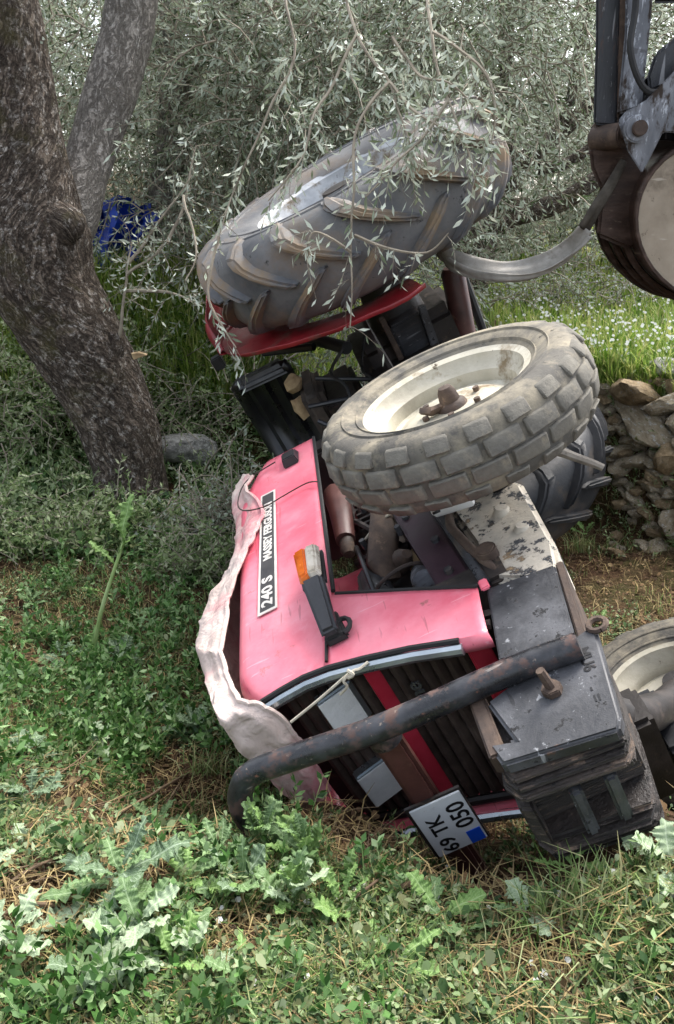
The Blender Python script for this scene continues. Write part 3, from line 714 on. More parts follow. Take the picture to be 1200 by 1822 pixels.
# front axle
lumpy([(1.74, .40, .70), (1.7, .28, .69), (1.7, .18, .69)], [.03, .034, .04], 'stub_axle', M['darkmetal'], .004, 12)
lumpy([(2.3, -.1, .74), (2.2, -.25, .66), (2.05, -.42, .57), (1.92, -.54, .50)], [.05, .05, .045, .045], 'axle_beam', M['darkmetal'], .006, 12)
obj('steering_knuckle', G().box((1.95, -.55, .50), (.09, .10, .10)), M['darkmetal'], T, bevel=.014)
obj('axle_arm', G().box((2.1, -.44, .60), (.22, .1, .06)), M['black'], T, bevel=.012)
obj('axle_arm', G().box((2.26, -.27, .68), (.12, .26, .08)), M['darkmetal'], T, bevel=.012)

# rear wheels
rear_prof = [(-.13, .335), (-.152, .36), (-.172, .44), (-.178, .49), (-.172, .545), (-.15, .592), (-.10, .618), (-.04, .627), (0, .629), (.04, .627),
             (.10, .618), (.15, .592), (.172, .545), (.178, .49), (.172, .44), (.152, .36), (.13, .335)]
def rear_r(y):
    y = abs(y)
    return float(np.interp(y, [0, .04, .10, .15, .172, .178], [.629, .627, .618, .592, .545, .5]))
def lug_mesh(side, a_off):
    g = G(); N = 7; v = []
    ys_ = [-.01, .035, .075, .115, .15, .172, .178]
    angs = [0, .11, .21, .30, .37, .41, .425]
    wds = [.074, .09, .098, .106, .11, .10, .07]; hts = [.034, .040, .044, .046, .042, .028, .004]
    for i in range(N):
        y = ys_[i]; r0 = rear_r(y) - .006; r1 = rear_r(y) + hts[i]
        yo = y + (.014 if i >= 4 else 0) * (i - 3) / 3
        for (r_, da, yy) in ((r0, -wds[i] * .62, y), (r1, -wds[i] * .42, yo), (r1, wds[i] * .42, yo), (r0, wds[i] * .62, y)):
            a = angs[i] + da; v.append((r_ * math.cos(a + a_off), side * yy, r_ * math.sin(a + a_off)))
    f = []
    for i in range(N - 1):
        for k in range(3): f.append((i * 4 + k, i * 4 + k + 1, i * 4 + 4 + k + 1, i * 4 + 4 + k))
    f += [(0, 1, 2, 3), tuple((N - 1) * 4 + k for k in (3, 2, 1, 0))]
    g.add([tuple(wob(p, 18, .006)) for p in v], f); return g
NL = 16
lugs = None
def rear_wheel(y, axis, spin=0.0):
    global lugs
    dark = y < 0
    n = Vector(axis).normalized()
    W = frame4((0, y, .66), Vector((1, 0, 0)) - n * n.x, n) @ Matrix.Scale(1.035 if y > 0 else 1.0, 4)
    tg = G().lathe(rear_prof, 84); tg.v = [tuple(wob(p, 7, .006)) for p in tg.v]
    ty = obj('rear_tyre', tg, M['darkrubber' if dark else 'rearrubber'], T, M=W)
    g_ = G()
    for r_, y_ in ((.46, .1755), (.405, .158), (.395, .154), (.515, .1765)):
        g_.lathe([(y_ - .003, r_ - .006), (y_ + .004, r_), (y_ - .003, r_ + .006)], 72)
    obj('sidewall_ring', g_, M['rearrubber'], ty)
    if lugs is None:
        lugs = []
        for s in (1, -1):
            o = obj('tread_lug', lug_mesh(s, 0), M['rearlug'], None, bevel=.010, bseg=2); lugs.append(o.data); bpy.data.objects.remove(o)
    p = 2 * math.pi / NL
    for k in range(NL):
        for q, m_ in ((0, 0), (1, .5)):
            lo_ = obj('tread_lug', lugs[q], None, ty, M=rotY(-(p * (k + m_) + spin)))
            if dark: lo_.material_slots[0].link = 'OBJECT'; lo_.material_slots[0].material = M['darkrubber']
    rm = obj('rear_rim', G().lathe([(-.135, .345), (-.14, .328), (-.10, .32), (-.06, .30), (.0, .295), (.05, .30), (.09, .32), (.125, .325), (.142, .348), (.13, .352)], 64), M['rim2'], T, M=W, solid=.004)
    obj('rim_disc', G().lathe([(.0, .297), (-.02, .275), (.015, .24), (.04, .16), (.03, .1), (.03, 0)], 48), M['rim2'], rm)
    obj('hub', G().lathe([(.03, .11), (.075, .10), (.09, .07), (.12, .06), (.125, 0)], 24), M['darkmetal'], rm)
    for k in range(8):
        a = k * math.pi / 4
        obj('wheel_nut', G().tube([(.15 * math.cos(a), .03, .15 * math.sin(a)), (.15 * math.cos(a), .062, .15 * math.sin(a))], .016, 6), M['darkmetal'], rm)
    for k in range(4):
        a = k * math.pi / 2 + .4
        c_, s_ = math.cos(a), math.sin(a)
        obj('rim_clamp', G().box((.265 * c_, .06, .265 * s_), (.07, .07, .05), Matrix.Rotation(-a, 3, 'Y')), M['rim2'], rm, bevel=.008)
rear_wheel(.70, (.02, .9994, .02), .1)
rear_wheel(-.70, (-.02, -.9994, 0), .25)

# left fender: flat inner plate with a lip and a crown over the top of the tyre
def fender(s):
    rows = []
    for k in range(31):
        a = math.radians(-8 + 166 * k / 30)
        ro = .725 + .012 * math.sin(k * .5)
        row = [wob((math.cos(a) * r_, s * .47, .66 + math.sin(a) * r_), 5, .012) for r_ in (.50, .56, .62, .68, ro - .02)]
        row += [wob((math.cos(a) * (ro + .012), s * .478, .66 + math.sin(a) * (ro + .012)), 5, .012), wob((math.cos(a) * (ro + .02), s * .495, .66 + math.sin(a) * (ro + .02)), 5, .012)]
        rows.append(row)
    fd = obj('fender', G().grid(rows), M['red'], T, solid=.004)
    rows = []
    for k in range(21):
        a = math.radians(72 + 88 * k / 20); ro = .75
        w_ = .03 + .19 * min(1, k / 9)
        rows.append([wob((math.cos(a) * (ro + .03 * math.sin(j / 6 * 3.14)), s * (.485 + w_ * j / 6), .66 + math.sin(a) * (ro + .03 * math.sin(j / 6 * 3.14))), 5, .012) for j in range(7)])
    obj('fender_crown', G().grid(rows), M['red'], fd, solid=.004)
fender(1)
obj('fender_lamp', G().box((.1, .44, 1.45), (.05, .06, .05)), M['black'], T, bevel=.006)

# rear body: transmission, axle trumpet, brackets, levers, seat
obj('transmission_housing', G().box((.62, -.03, .72), (1.0, .26, .36)), M['darkmetal'], T, bevel=.03)
obj('differential_housing', G().box((-.08, 0, .66), (.5, .42, .5)), M['darkmetal'], T, bevel=.05)
obj('axle_trumpet', G().tube([(-.0, .52, .66), (0, .2, .66)], [.10, .13], 18), M['darkmetal'], T)
obj('axle_trumpet', G().tube([(0, -.52, .66), (0, -.2, .66)], [.10, .13], 18), M['darkmetal'], T)
obj('lift_cylinder', G().tube([(.1, .32, .37), (.1, .30, .375), (.1, .0, .44), (.1, -.045, .445)], [.04, .052, .05, .056], 18), M['brownpaint'], T)
obj('cylinder_cap', G().tube([(.1, -.04, .445), (.1, -.085, .452)], [.062, .06], 18), M['rubber'], T)
obj('lower_link', G().tube([(-.1, .28, .31), (-.1, -.12, .33)], .02, 8), M['black'], T)
obj('fender_bracket', G().hexa([(.19, .27, .55), (.19, .27, .58), (.19, .0, .61), (.19, .0, .57)], [(.24, .27, .55), (.24, .27, .58), (.24, .0, .61), (.24, .0, .57)]), M['weight'], T, bevel=.004)
obj('side_box', G().box((.12, .14, .65), (.18, .22, .14)), M['armdark'], T, bevel=.008)
obj('fender_bracket', G().box((.2, .2, .735), (.05, .2, .025)), M['rust'], T, bevel=.004)
obj('tool_box', G().box((.62, .14, .70), (.12, .08, .05)), M['weight'], T, bevel=.006)
obj('foot_plate', G().hexa([(.3, .12, .78), (.3, .42, .80), (.75, .40, .80), (.75, .12, .78)], [(.3, .12, .795), (.3, .42, .815), (.75, .40, .815), (.75, .12, .795)]), M['darkmetal'], T, bevel=.003)
for i, pts in enumerate(([(.45, .1, .86), (.5, .16, 1.0), (.48, .2, 1.16)], [(.3, .1, .86), (.28, .16, .98), (.2, .2, 1.1)], [(.6, .05, .9), (.66, .1, 1.05), (.62, .18, 1.14)])):
    obj('control_lever', G().tube(smooth_path(pts), .010, 8), M['black'], T)
obj('steering_column', G().tube([(.95, 0, 1.0), (.75, 0, 1.2), (.6, 0, 1.34)], [.05, .035, .025], 12), M['darkmetal'], T)
obj('instrument_panel', G().hexa([(.82, -.2, 1.02), (.82, .2, 1.02), (.98, .22, 1.02), (.98, -.22, 1.02)], [(.86, -.2, 1.3), (.86, .2, 1.3), (.98, .22, 1.33), (.98, -.22, 1.33)]), M['darkmetal'], T, bevel=.015)
obj('wiring', G().tube(smooth_path([(.85, .15, 1.0), (.6, .24, .98), (.4, .26, 1.02), (.2, .28, .9)]), .007, 6), M['rubber'], T)
obj('wiring', G().tube(smooth_path([(.8, .18, .92), (.6, .22, .88), (.35, .2, .9), (.1, .28, .8)]), .006, 6), M['rubber'], T)
obj('seat_bracket', G().box((.12, 0, 1.03), (.4, .22, .16)), M['darkmetal'], T, bevel=.02)
# seat back: shell with raised horizontal ribs
rows = []
for i in range(15):
    z = 1.19 + .32 * i / 14; b = .02 * math.sin(i / 14 * math.pi * 5) ** 2
    rows.append([(-.12 + .10 * (abs(j - 6) / 6) ** 2 + b - .12 * (i / 14), -.22 + .46 * j / 12, z + .015 * math.sin(j / 12 * 3.14)) for j in range(13)])
sb = obj('seat_back', G().grid(rows), M['seat'], T, solid=.05)
obj('seat_side_bolster', G().hexa([(-.16, .215, 1.20), (-.16, .215, 1.49), (-.05, .215, 1.47), (.0, .215, 1.20)], [(-.16, .265, 1.22), (-.16, .265, 1.47), (-.07, .265, 1.45), (-.03, .265, 1.22)]), M['seat'], sb, bevel=.02)
sc_ = obj('seat_cushion', G().box((.1, .0, 1.15), (.34, .36, .1)), M['seatcloth'], T, bevel=.03, bseg=3)
lumpy([(.10, .16, 1.205), (.10, .19, 1.21), (.10, .225, 1.212)], [.03, .045, .03], 'foam_patch', M['foam'], .012).parent = T
lumpy([(.12, .03, 1.225), (.11, .08, 1.23), (.10, .13, 1.225)], [.024, .036, .028], 'foam_patch', M['foam'], .014)
# trailing hydraulic arms beneath the fender
obj('linkage_arm', G().tube([(-.2, .28, 1.15), (.05, .3, 1.02), (.25, .27, .92)], .028, 10), M['black'], T)
obj('linkage_arm', G().tube([(-.1, .33, 1.28), (.0, .32, 1.18), (.1, .30, 1.05)], .018, 8), M['black'], T)

# ------------------------------------------------------------------ cloth cover tied over the hood
def loc(u, v, **k):
    """photo pixel -> tractor local point on the plane x=, y= or z="""
    d = px(u, v, 1.0) - Vector((0, 0, CAM_H)); o = Vector((0, 0, CAM_H)) - TM.translation
    dl = Vector((d.dot(AX), d.dot(AY), d.dot(AZ))); ol = Vector((o.dot(AX), o.dot(AY), o.dot(AZ)))
    (ax, val), = k.items(); i = 'xyz'.index(ax); return ol + dl * ((val - ol[i]) / dl[i])
cl = [((452, 848), (436, 850)), ((440, 872), (421, 885)), ((468, 906), (418, 915)), ((458, 945), (424, 950)), ((440, 985), (420, 990)),
      ((424, 1025), (405, 1030)), ((412, 1062), (382, 1060)), ((405, 1110), (362, 1112)), ((398, 1160), (356, 1160)), ((412, 1205), (368, 1205))]
crow = []
for i, (a, b) in enumerate(cl):
    A = loc(*a, y=.291 if i < 5 else .291 - .02 * min(1, (i - 4) / 2)); B = loc(*b, y=.22)
    mid = (A + B) / 2 + Vector((0, .012, .0)); Bk = Vector((B.x, .05, max(B.z - .02, 1.465))); Bl = Vector((B.x, -.2, 1.462))
    crow.append([A, A.lerp(mid, .5) + Vector((0, .006, 0)), mid, mid.lerp(B, .6) + Vector((0, .01, .004)), B, B.lerp(Bk, .5) + Vector((0, 0, .012)), Bk, Bl])
for a, b, xa, xb in (((432, 1248), (384, 1262), 2.235, 2.22), ((472, 1258), (408, 1302), 2.255, 2.25), ((510, 1282), (436, 1338), 2.255, 2.26), ((540, 1322), (470, 1372), 2.255, 2.26), ((565, 1366), (505, 1405), 2.25, 2.255), ((590, 1408), (545, 1440), 2.245, 2.25)):
    A = loc(*a, x=xa); B = loc(*b, x=xb)
    mid = (A + B) / 2 + Vector((.014, 0, 0)); Bk = Vector((B.x - .10, B.y - .03, max(B.z, 1.47))); Bl = Vector((B.x - .22, min(B.y, .1) - .05, 1.47))
    crow.append([A, A.lerp(mid, .5) + Vector((.012, 0, 0)), mid, mid.lerp(B, .6) + Vector((.012, 0, 0)), B, B.lerp(Bk, .5) + Vector((.01, 0, .012)), Bk, Bl])
# resample smoothly along the length and add wrinkles
cols = [smooth_path([r_[j] for r_ in crow], 9) for j in range(8)]
rows = [smooth_path([c_[i] for c_ in cols], 6) for i in range(len(cols[0]))]
def crease(p):
    a = (1 - abs(mnoise.noise(Vector((p.x * 13 + p.z * 9, p.y * 5, p.z * 6))))) ** 6; b = (1 - abs(mnoise.noise(Vector((p.x * 6, p.y * 16, p.z * 24 + 7))))) ** 6
    return wob(p, 5, .006) + Vector((.003 * b, .006 * a, .004 * a + .003 * b))
rows = [[crease(p) for p in r_] for r_ in rows]
cov = obj('canvas_cover', G().grid(rows), M['cloth'], None, solid=.003, M=TM.copy(), sharp=45)
tag(cov, 'faded pinkish canvas cover bunched along the top of the tractor hood', 'cover')
hem = obj('hem', G().tube([r_[0] + Vector((0, .003, 0)) for r_ in rows], .006, 6), M['cloth'], cov)

fa, fb = loc(768, 908, y=.27), loc(840, 884, y=.27)
flt = obj('oil_filter', G().tube([fa, fa.lerp(fb, .08), fa.lerp(fb, .5), fa.lerp(fb, .95), fb], [.013, .0215, .023, .023, .019], 16), M['white_plastic'], T)
fc = loc(778, 913, y=.29)
obj('filter_clip', G().tube([fc + Vector((0, .004, .008)), fc + Vector((.008, .008, 0)), fc + Vector((.002, .004, -.008))], .004, 6), M['rubber'], flt)
rp = [Vector(loc(655, 1178, x=2.262)), Vector(loc(640, 1190, x=2.275)), Vector(loc(622, 1198, x=2.285)), Vector(loc(570, 1243, x=2.285)), Vector(loc(518, 1285, x=2.285))]
g = G().tube(smooth_path(rp, 5), .0032, 6)
g.tube(smooth_path([Vector(loc(622, 1198, x=2.287)), Vector(loc(612, 1212, x=2.295)), Vector(loc(618, 1222, x=2.297)), Vector(loc(606, 1236, x=2.29))], 5), .0032, 6)
g.tube(smooth_path([Vector(loc(618, 1193, x=2.289)), Vector(loc(628, 1200, x=2.296)), Vector(loc(620, 1206, x=2.292))], 5), .0045, 6)
tag(obj('tie_cord', g, M['cord'], None, M=TM.copy()), 'pale knotted cord tied across the grille in front of the upper headlight', 'cord')
g = G().tube(smooth_path([loc(566, 857, y=.292), loc(545, 860, y=.292), loc(500, 885, y=.293), loc(470, 902, y=.300), loc(432, 908, y=.31), loc(424, 890, y=.30), loc(440, 855, y=.297), loc(490, 822, y=.292)], 5), .0022, 6)
tag(obj('tie_cord', g, M['darkcord'], None, M=TM.copy()), 'thin dark cord tied round the rear end of the pink hood', 'cord')

# ------------------------------------------------------------------ excavator arm and bucket
EX = empty('excavator_bucket', px(1150, 520, 3.2)); EM = EX.location.copy()
tag(EX, 'muddy excavator bucket hanging from a dark dipper arm', 'excavator')
def W_(p): return p - EM
def pxs(l, Y): return [W_(px(u, v, Y)) for u, v in l]
by0, by1 = 2.95, 3.42
# side plate (pale disc segment) and belly
arc = [(1290 + 158 * math.cos(a), 392 + 150 * math.sin(a)) for a in [math.radians(x) for x in range(82, 262, 9)]]
disc = arc + [(1330, 250), (1340, 540)]
obj('side_plate', G().hexa(pxs(disc, by0), pxs(disc, by0 + .018)), M['bucketside'], EX, smooth=False)
mids = px(1290, 392, by0) - EM
prof = [W_(px(u, v, by0 + .018)) for u, v in arc] 
ext = [(1240, 215)]
prof = [W_(px(1250, 160, by0 + .02)), W_(px(1190, 195, by0 + .02))] + prof[::-1]
rows = []
for k in range(9):
    dy_ = (by1 - by0) * k / 8
    rows.append([wob(p + Vector((.012 * math.sin(k / 8 * 3.14), dy_, 0)), 6, .008) for p in smooth_path(prof, 2)])
obj('bucket_shell', G().grid(rows), M['bucketbelly'], EX, solid=.016)
# far side plate
obj('side_plate', G().hexa([p + Vector((0, by1 - by0 - .01, 0)) for p in pxs(disc, by0)], [p + Vector((0, by1 - by0 + .01, 0)) for p in pxs(disc, by0)]), M['bucketbelly'], EX, smooth=False)
for k, dy_ in enumerate((.12, .24, .36)):
    obj('wear_strip', G().tube([p + Vector((-.006, dy_, -.004)) for p in smooth_path(prof, 2)[12:]], .012, 6), M['bucketbelly'], EX)
# hanger ears with pins
ear = [(1100, 215), (1112, 200), (1150, 178), (1235, 90), (1300, 120), (1260, 240), (1180, 235), (1155, 285), (1142, 308), (1118, 270)]
ear_o = obj('hanger_plate', G().hexa(pxs(ear, 2.90), pxs(ear, 2.93)), M['armgrey'], EX, bevel=.004)
obj('hanger_plate', G().hexa([p + Vector((-.02, .22, 0)) for p in pxs(ear, 2.90)], [p + Vector((-.02, .25, 0)) for p in pxs(ear, 2.90)]), M['armdark'], EX, bevel=.004)
c0 = W_(px(1130, 230, 2.90))
obj('pivot_pin', G().tube([c0 + Vector((.004, -.045, 0)), c0 + Vector((0, .3, 0))], .024, 16), M['rust'], EX, bevel=.003)
obj('pin_boss', G().tube([c0 + Vector((0, -.028, 0)), c0 + Vector((0, .0, 0))], .042, 18), M['armgrey'], EX, bevel=.005)
p1 = W_(px(1058, 248, 3.1)); p2 = W_(px(1112, 240, 3.0))
obj('cross_pin', G().tube([p1, p2], [.042, .042], 16), M['rust'], EX, bevel=.004)
obj('pin_washer', G().tube([p1 + Vector((-.006, 0, 0)), p1 + Vector((.012, 0, 0))], .052, 16), M['rust'], EX, bevel=.003)
# neck between pin and belly
neck = [(1048, 262), (1105, 258), (1150, 300), (1165, 420), (1120, 445), (1062, 420), (1070, 340), (1052, 300)]
obj('bucket_neck', G().hexa(pxs(neck, 3.06), pxs(neck, 3.2)), M['bucketbelly'], EX, bevel=.012)
# dipper links
arm1 = [(1062, -160), (1108, -160), (1112, 60), (1098, 225), (1056, 222), (1060, 80)]
obj('dipper_link', G().hexa(pxs(arm1, 3.05), pxs(arm1, 3.15)), M['armdark'], EX, bevel=.008)
edge = [(1108, -160), (1116, -160), (1120, 30), (1106, 170), (1100, 225), (1098, 205)]
obj('link_edge', G().hexa(pxs(edge, 3.035), pxs(edge, 3.1)), M['rust'], EX, bevel=.003)
arm2 = [(1116, -160), (1170, -160), (1160, 20), (1142, 190), (1098, 205), (1112, 60)]
obj('dipper_arm', G().hexa(pxs(arm2, 3.0), pxs(arm2, 3.22)), M['armgrey'], EX, bevel=.008)
ram = [(1165, 95), (1260, 20), (1275, 70), (1190, 150), (1155, 165), (1152, 135)]
obj('link_lever', G().hexa(pxs(ram, 2.99), pxs(ram, 3.12)), M['armdark'], EX, bevel=.01)
obj('dipper_beam', G().hexa(pxs([(1160, -160), (1330, -160), (1330, 4), (1160, 6)], 3.05), pxs([(1160, -160), (1330, -160), (1330, 4), (1160, 6)], 3.3)), M['armdark'], EX, bevel=.01)

ring_ = [W_(px(u, v, by0 - .002)) for u, v in arc]
obj('weld_bead', G().tube(ring_, .008, 6), M['bucketbelly'], EX)
obj('hydraulic_hose', G().tube([W_(p) for p in smooth_path([px(1128, -160, 2.95), px(1132, 0, 2.95), px(1122, 90, 2.93), px(1150, 160, 2.92), px(1200, 150, 2.92), px(1280, 60, 2.95)], 6)], .011, 8), M['rubber'], EX)
# lifting strap: flat webbing from the rear axle to the bucket neck
def ribbon(path, widths, ups, thick=.004, K=9):
    g = G(); rows = []; n = len(path)
    for i, (p, w, u_) in enumerate(zip(path, widths, ups)):
        u_ = Vector(u_).normalized(); tg = (path[min(i + 1, n - 1)] - path[max(i - 1, 0)]).normalized(); nn = tg.cross(u_).normalized(); row = []
        for k in range(K):
            t_ = k / (K - 1) - .5
            row.append(p + u_ * w * t_ + nn * (w * .07 * math.sin(t_ * 6 + i * .09) + w * .03 * math.sin(t_ * 11 - i * .15)))
        rows.append(row)
    return g.grid(rows)
sp = [px(775, 440, 3.45), px(802, 462, 3.34), px(850, 478, 3.26), px(905, 484, 3.2), px(965, 472, 3.14), px(1012, 440, 3.1), px(1042, 405, 3.05), px(1064, 365, 3.03), px(1088, 325, 3.035), px(1112, 285, 3.04)]
spth = smooth_path(sp, 8)
n_ = len(spth)
ups = []
for i in range(n_):
    q = i / n_
    a = 1.6 - 2.6 * math.sin(min(q, .6) * 5.2)
    tg = (spth[min(i + 1, n_ - 1)] - spth[max(i - 1, 0)]).normalized()
    e1 = Vector((0, 0, 1)) - tg * tg.z; e1.normalize(); e2 = tg.cross(e1)
    ups.append(e1 * math.cos(a * .55) + e2 * math.sin(a * .55))
ns_ = int(n_ * .68)
g = ribbon([wob(p, 6, .006) for p in spth[:ns_]], [.082 - .03 * max(0, (i / ns_ - .6) / .4) for i in range(ns_)], ups)
st = obj('lifting_strap', g, M['strap'], None, solid=.0025)
tag(st, 'grey webbing lifting strap slung from the rear wheel up to the bucket', 'strap')
g2 = ribbon([wob(p + Vector((.01, -.028, -.022)), 5, .014) for p in spth[:int(n_ * .68)]], [.045] * n_, [Vector((.1, -.8, .45 + .5 * math.sin(i_ * .1))) for i_ in range(n_)])
obj('strap_fold', g2, M['strap'], st, solid=.0025)
obj('strap_tail', ribbon([wob(p, 9, .006) for p in spth[ns_ - 2:]], [.05 - .001 * i for i in range(n_)], [Vector((-.8, -.3 + .03 * i, .5)) for i in range(n_)]), M['strapdark'], st, solid=.004)


# ------------------------------------------------------------------ dry stone terrace wall
def rock_mesh(name, seed, mat, flat=.7, rough=.28):
    bm = bmesh.new(); bmesh.ops.create_icosphere(bm, subdivisions=3, radius=.5)
    rr_ = random.Random(seed); off = Vector((rr_.uniform(-50, 50), rr_.uniform(-50, 50), rr_.uniform(-50, 50)))
    planes = [(Vector((rr_.gauss(0, 1), rr_.gauss(0, 1), rr_.gauss(0, 1))).normalized(), rr_.uniform(.26, .44)) for _ in range(11)]
    for v in bm.verts:
        p = v.co.copy()
        for n, d in planes:
            k = p.dot(n)
            if k > d: p -= n * (k - d) * .9
        p += p.normalized() * (mnoise.noise(p * 3.2 + off) * rough * .32 + mnoise.noise(p * 9 + off) * .05)
        p.z *= flat; v.co = p
    me = bpy.data.meshes.new(name); bm.to_mesh(me); bm.free(); me.materials.append(mat)
    me.polygons.foreach_set('use_smooth', [True] * len(me.polygons)); me.set_sharp_from_angle(angle=math.radians(32)); return me
rocks = [rock_mesh('stone', i, M['stone'] if i % 3 else M['stone2'], .6 + .25 * ((i * 7) % 5) / 5) for i in range(12)]
wall = empty('dry_stone_wall', (1.7, 3.6, 0)); WL = Vector((1.7, 3.6, 0))
tag(wall, 'tumbled dry stone terrace wall beside the tractor wheels', 'wall')
def stone(u, v, size, k, Y=None, sq=(1.2, 1, .8), par=wall):
    base = gp(u, v) if Y is None else px(u, v, Y)
    o = obj('stone', rocks[k % 12], None, par)
    o.location = base - WL; o.rotation_euler = (rnd.uniform(-.5, .5), rnd.uniform(-.5, .5), rnd.uniform(0, 6.3))
    o.scale = tuple(size * q * rnd.uniform(.85, 1.15) for q in sq); return o
big = [(1140, 715, .42, (1.5, .9, .7)), (1190, 735, .30, (1.2, 1, .8)), (1085, 715, .17, (1, 1, 1)), (1075, 750, .16, (1, 1, .8)), (1150, 790, .36, (1.5, 1, .65)), (1095, 790, .15, (1, 1, .9)),
       (1120, 760, .14, (.8, .8, 1.4)), (1082, 782, .13, (1, 1, .7)), (1195, 800, .2, (1, 1, 1)), (1185, 690, .17, (1.2, 1, .7)), (1090, 835, .17, (1, 1, .9)), (1140, 850, .22, (1.1, 1, .9)),
       (1195, 870, .28, (.9, 1, 1.3)), (1095, 872, .22, (1.1, 1, .9)), (1130, 890, .17, (1, 1, .7)), (1160, 885, .16, (1, 1, .8)), (1198, 945, .26, (1, 1, 1)), (1165, 915, .16, (1.2, 1, .7)),
       (1110, 815, .13, (1, 1, 1)), (1160, 830, .15, (1.3, 1, .7)), (1120, 700, .15, (1.3, 1, .7)), (1075, 815, .13, (1, 1, 1)), (1120, 920, .12, (1, 1, .7)), (1180, 980, .16, (1.2, 1, .8)),
       (1215, 700, .26, (1, 1, 1)), (1235, 780, .3, (1, 1, 1)), (1240, 860, .28, (1, 1, 1)), (1250, 930, .3, (1, 1, 1)), (1060, 690, .12, (1, 1, .7)), (1045, 660, .1, (1, 1, .7)), (1100, 745, .1, (1, 1, 1))]
for i, (u, v, sz, sq) in enumerate(big): stone(u, v, sz * .86, i, sq=sq)
for i in range(150):
    u, v = rnd.uniform(1050, 1260), rnd.uniform(690, 990)
    if u < 1085 and v > 880: continue
    stone(u, v, rnd.uniform(.04, .13), i)
for i in range(26):      # wall running on behind the tractor and out of frame to the right
    y = rnd.uniform(4.3, 7.2); x = np.interp(y, WY, WX) + rnd.uniform(-.02, .3)
    o = obj('stone', rocks[i % 12], None, wall); o.location = Vector((x, y, hz(x, y) + .02)) - WL; sz = rnd.uniform(.1, .26)
    o.scale = (sz * 1.3, sz, sz * .8); o.rotation_euler = (rnd.uniform(-.4, .4), rnd.uniform(-.4, .4), rnd.uniform(0, 6))
for i in range(24):
    y = rnd.uniform(2.2, 3.4); x = np.interp(y, WY, WX) + rnd.uniform(-.05, .32)
    o = obj('stone', rocks[i % 12], None, wall); o.location = Vector((x, y, hz(x, y))) - WL; sz = rnd.uniform(.14, .32)
    o.scale = (sz * 1.3, sz, sz * .8); o.rotation_euler = (rnd.uniform(-.4, .4), rnd.uniform(-.4, .4), rnd.uniform(0, 6))
def lone_rock(name, u, v, size, mat, seed, label, sq=(1.2, 1, .8), dz=0.0):
    o = obj(name, rock_mesh(name, seed, mat), None); o.location = gp(u, v) + Vector((0, 0, dz)); o.scale = tuple(size * q for q in sq)
    o.rotation_euler = (.2, .1, seed); tag(o, label, 'stone'); return o
lone_rock('ground_stone', 1140, 1690, .11, M['mossstone'], 51, 'mossy brown stone half buried in grass at lower right', (1.1, 1, .75), .012)
lone_rock('ground_stone', 1200, 1755, .08, M['stone2'], 52, 'small dark grey stone at the very right edge near the bottom', dz=.01)
lone_rock('ground_stone', 325, 842, .42, M['rockwhite'], 53, 'pale lichen covered rock just right of the olive trunk base', (1.3, .8, .75), .12)
lone_rock('ground_stone', 130, 962, .22, M['stone'], 54, 'flat pale stone in the weeds left of the tractor', (1.4, 1, .4))
lone_rock('ground_stone', 1178, 684, .2, M['rockwhite'], 55, 'bluish grey stone sitting on top of the terrace edge', (1.1, .8, .7), .06)
lone_rock('ground_stone', 890, 585, .2, M['stone2'], 56, 'earthy stone on the terrace edge behind the front wheel', (1.2, 1, .7))

# ------------------------------------------------------------------ trees
def trunk_obj(name, path, mat, parent, org, seg=40, rough=.05, ridges=5, n=6, seed=0):
    """path: (point, radius); lumpy bark tube with UVs (around, along)"""
    pts = smooth_path([p for p, _ in path], n); rads = np.interp(np.linspace(0, len(path) - 1, len(pts)), range(len(path)), [r for _, r in path])
    V, UV = [], []; ref = Vector((1, 0, 0)); L = 0
    for i, p in enumerate(pts):
        t_ = (pts[min(i + 1, len(pts) - 1)] - pts[max(i - 1, 0)]).normalized()
        a = (ref - t_ * ref.dot(t_)).normalized(); ref = a; b = t_.cross(a)
        if i: L += (p - pts[i - 1]).length
        for k in range(seg + 1):
            th = 2 * math.pi * (k % seg) / seg
            d = a * math.cos(th) + b * math.sin(th); q = p + d * rads[i]
            nz = mnoise.noise(q * 3.1 + Vector((seed, 0, 0))) * 1.3 + mnoise.noise(Vector((q.x * 13, q.y * 13, q.z * 5 + seed))) * .55 + mnoise.noise(Vector((q.x * 34, q.y * 34, q.z * 15))) * .28
            lob = math.sin(th * ridges + 1.4 * mnoise.noise(Vector((L * 1.3, seed, 0)))) * .25
            V.append(p + d * (rads[i] * (1 + rough * 1.6 * (nz + lob))) - org); UV.append((k / seg * max(rads[i], .05) * 6.28, L))
    F = []
    for i in range(len(pts) - 1):
        for k in range(seg):
            s_ = seg + 1; F.append((i * s_ + k, i * s_ + k + 1, (i + 1) * s_ + k + 1, (i + 1) * s_ + k))
    return np_obj(name, np.array([tuple(v) for v in V]), np.array(F), mat, parent, True, np.array(UV))
def unit(a): return a / np.maximum(np.linalg.norm(a, axis=-1, keepdims=True), 1e-9)
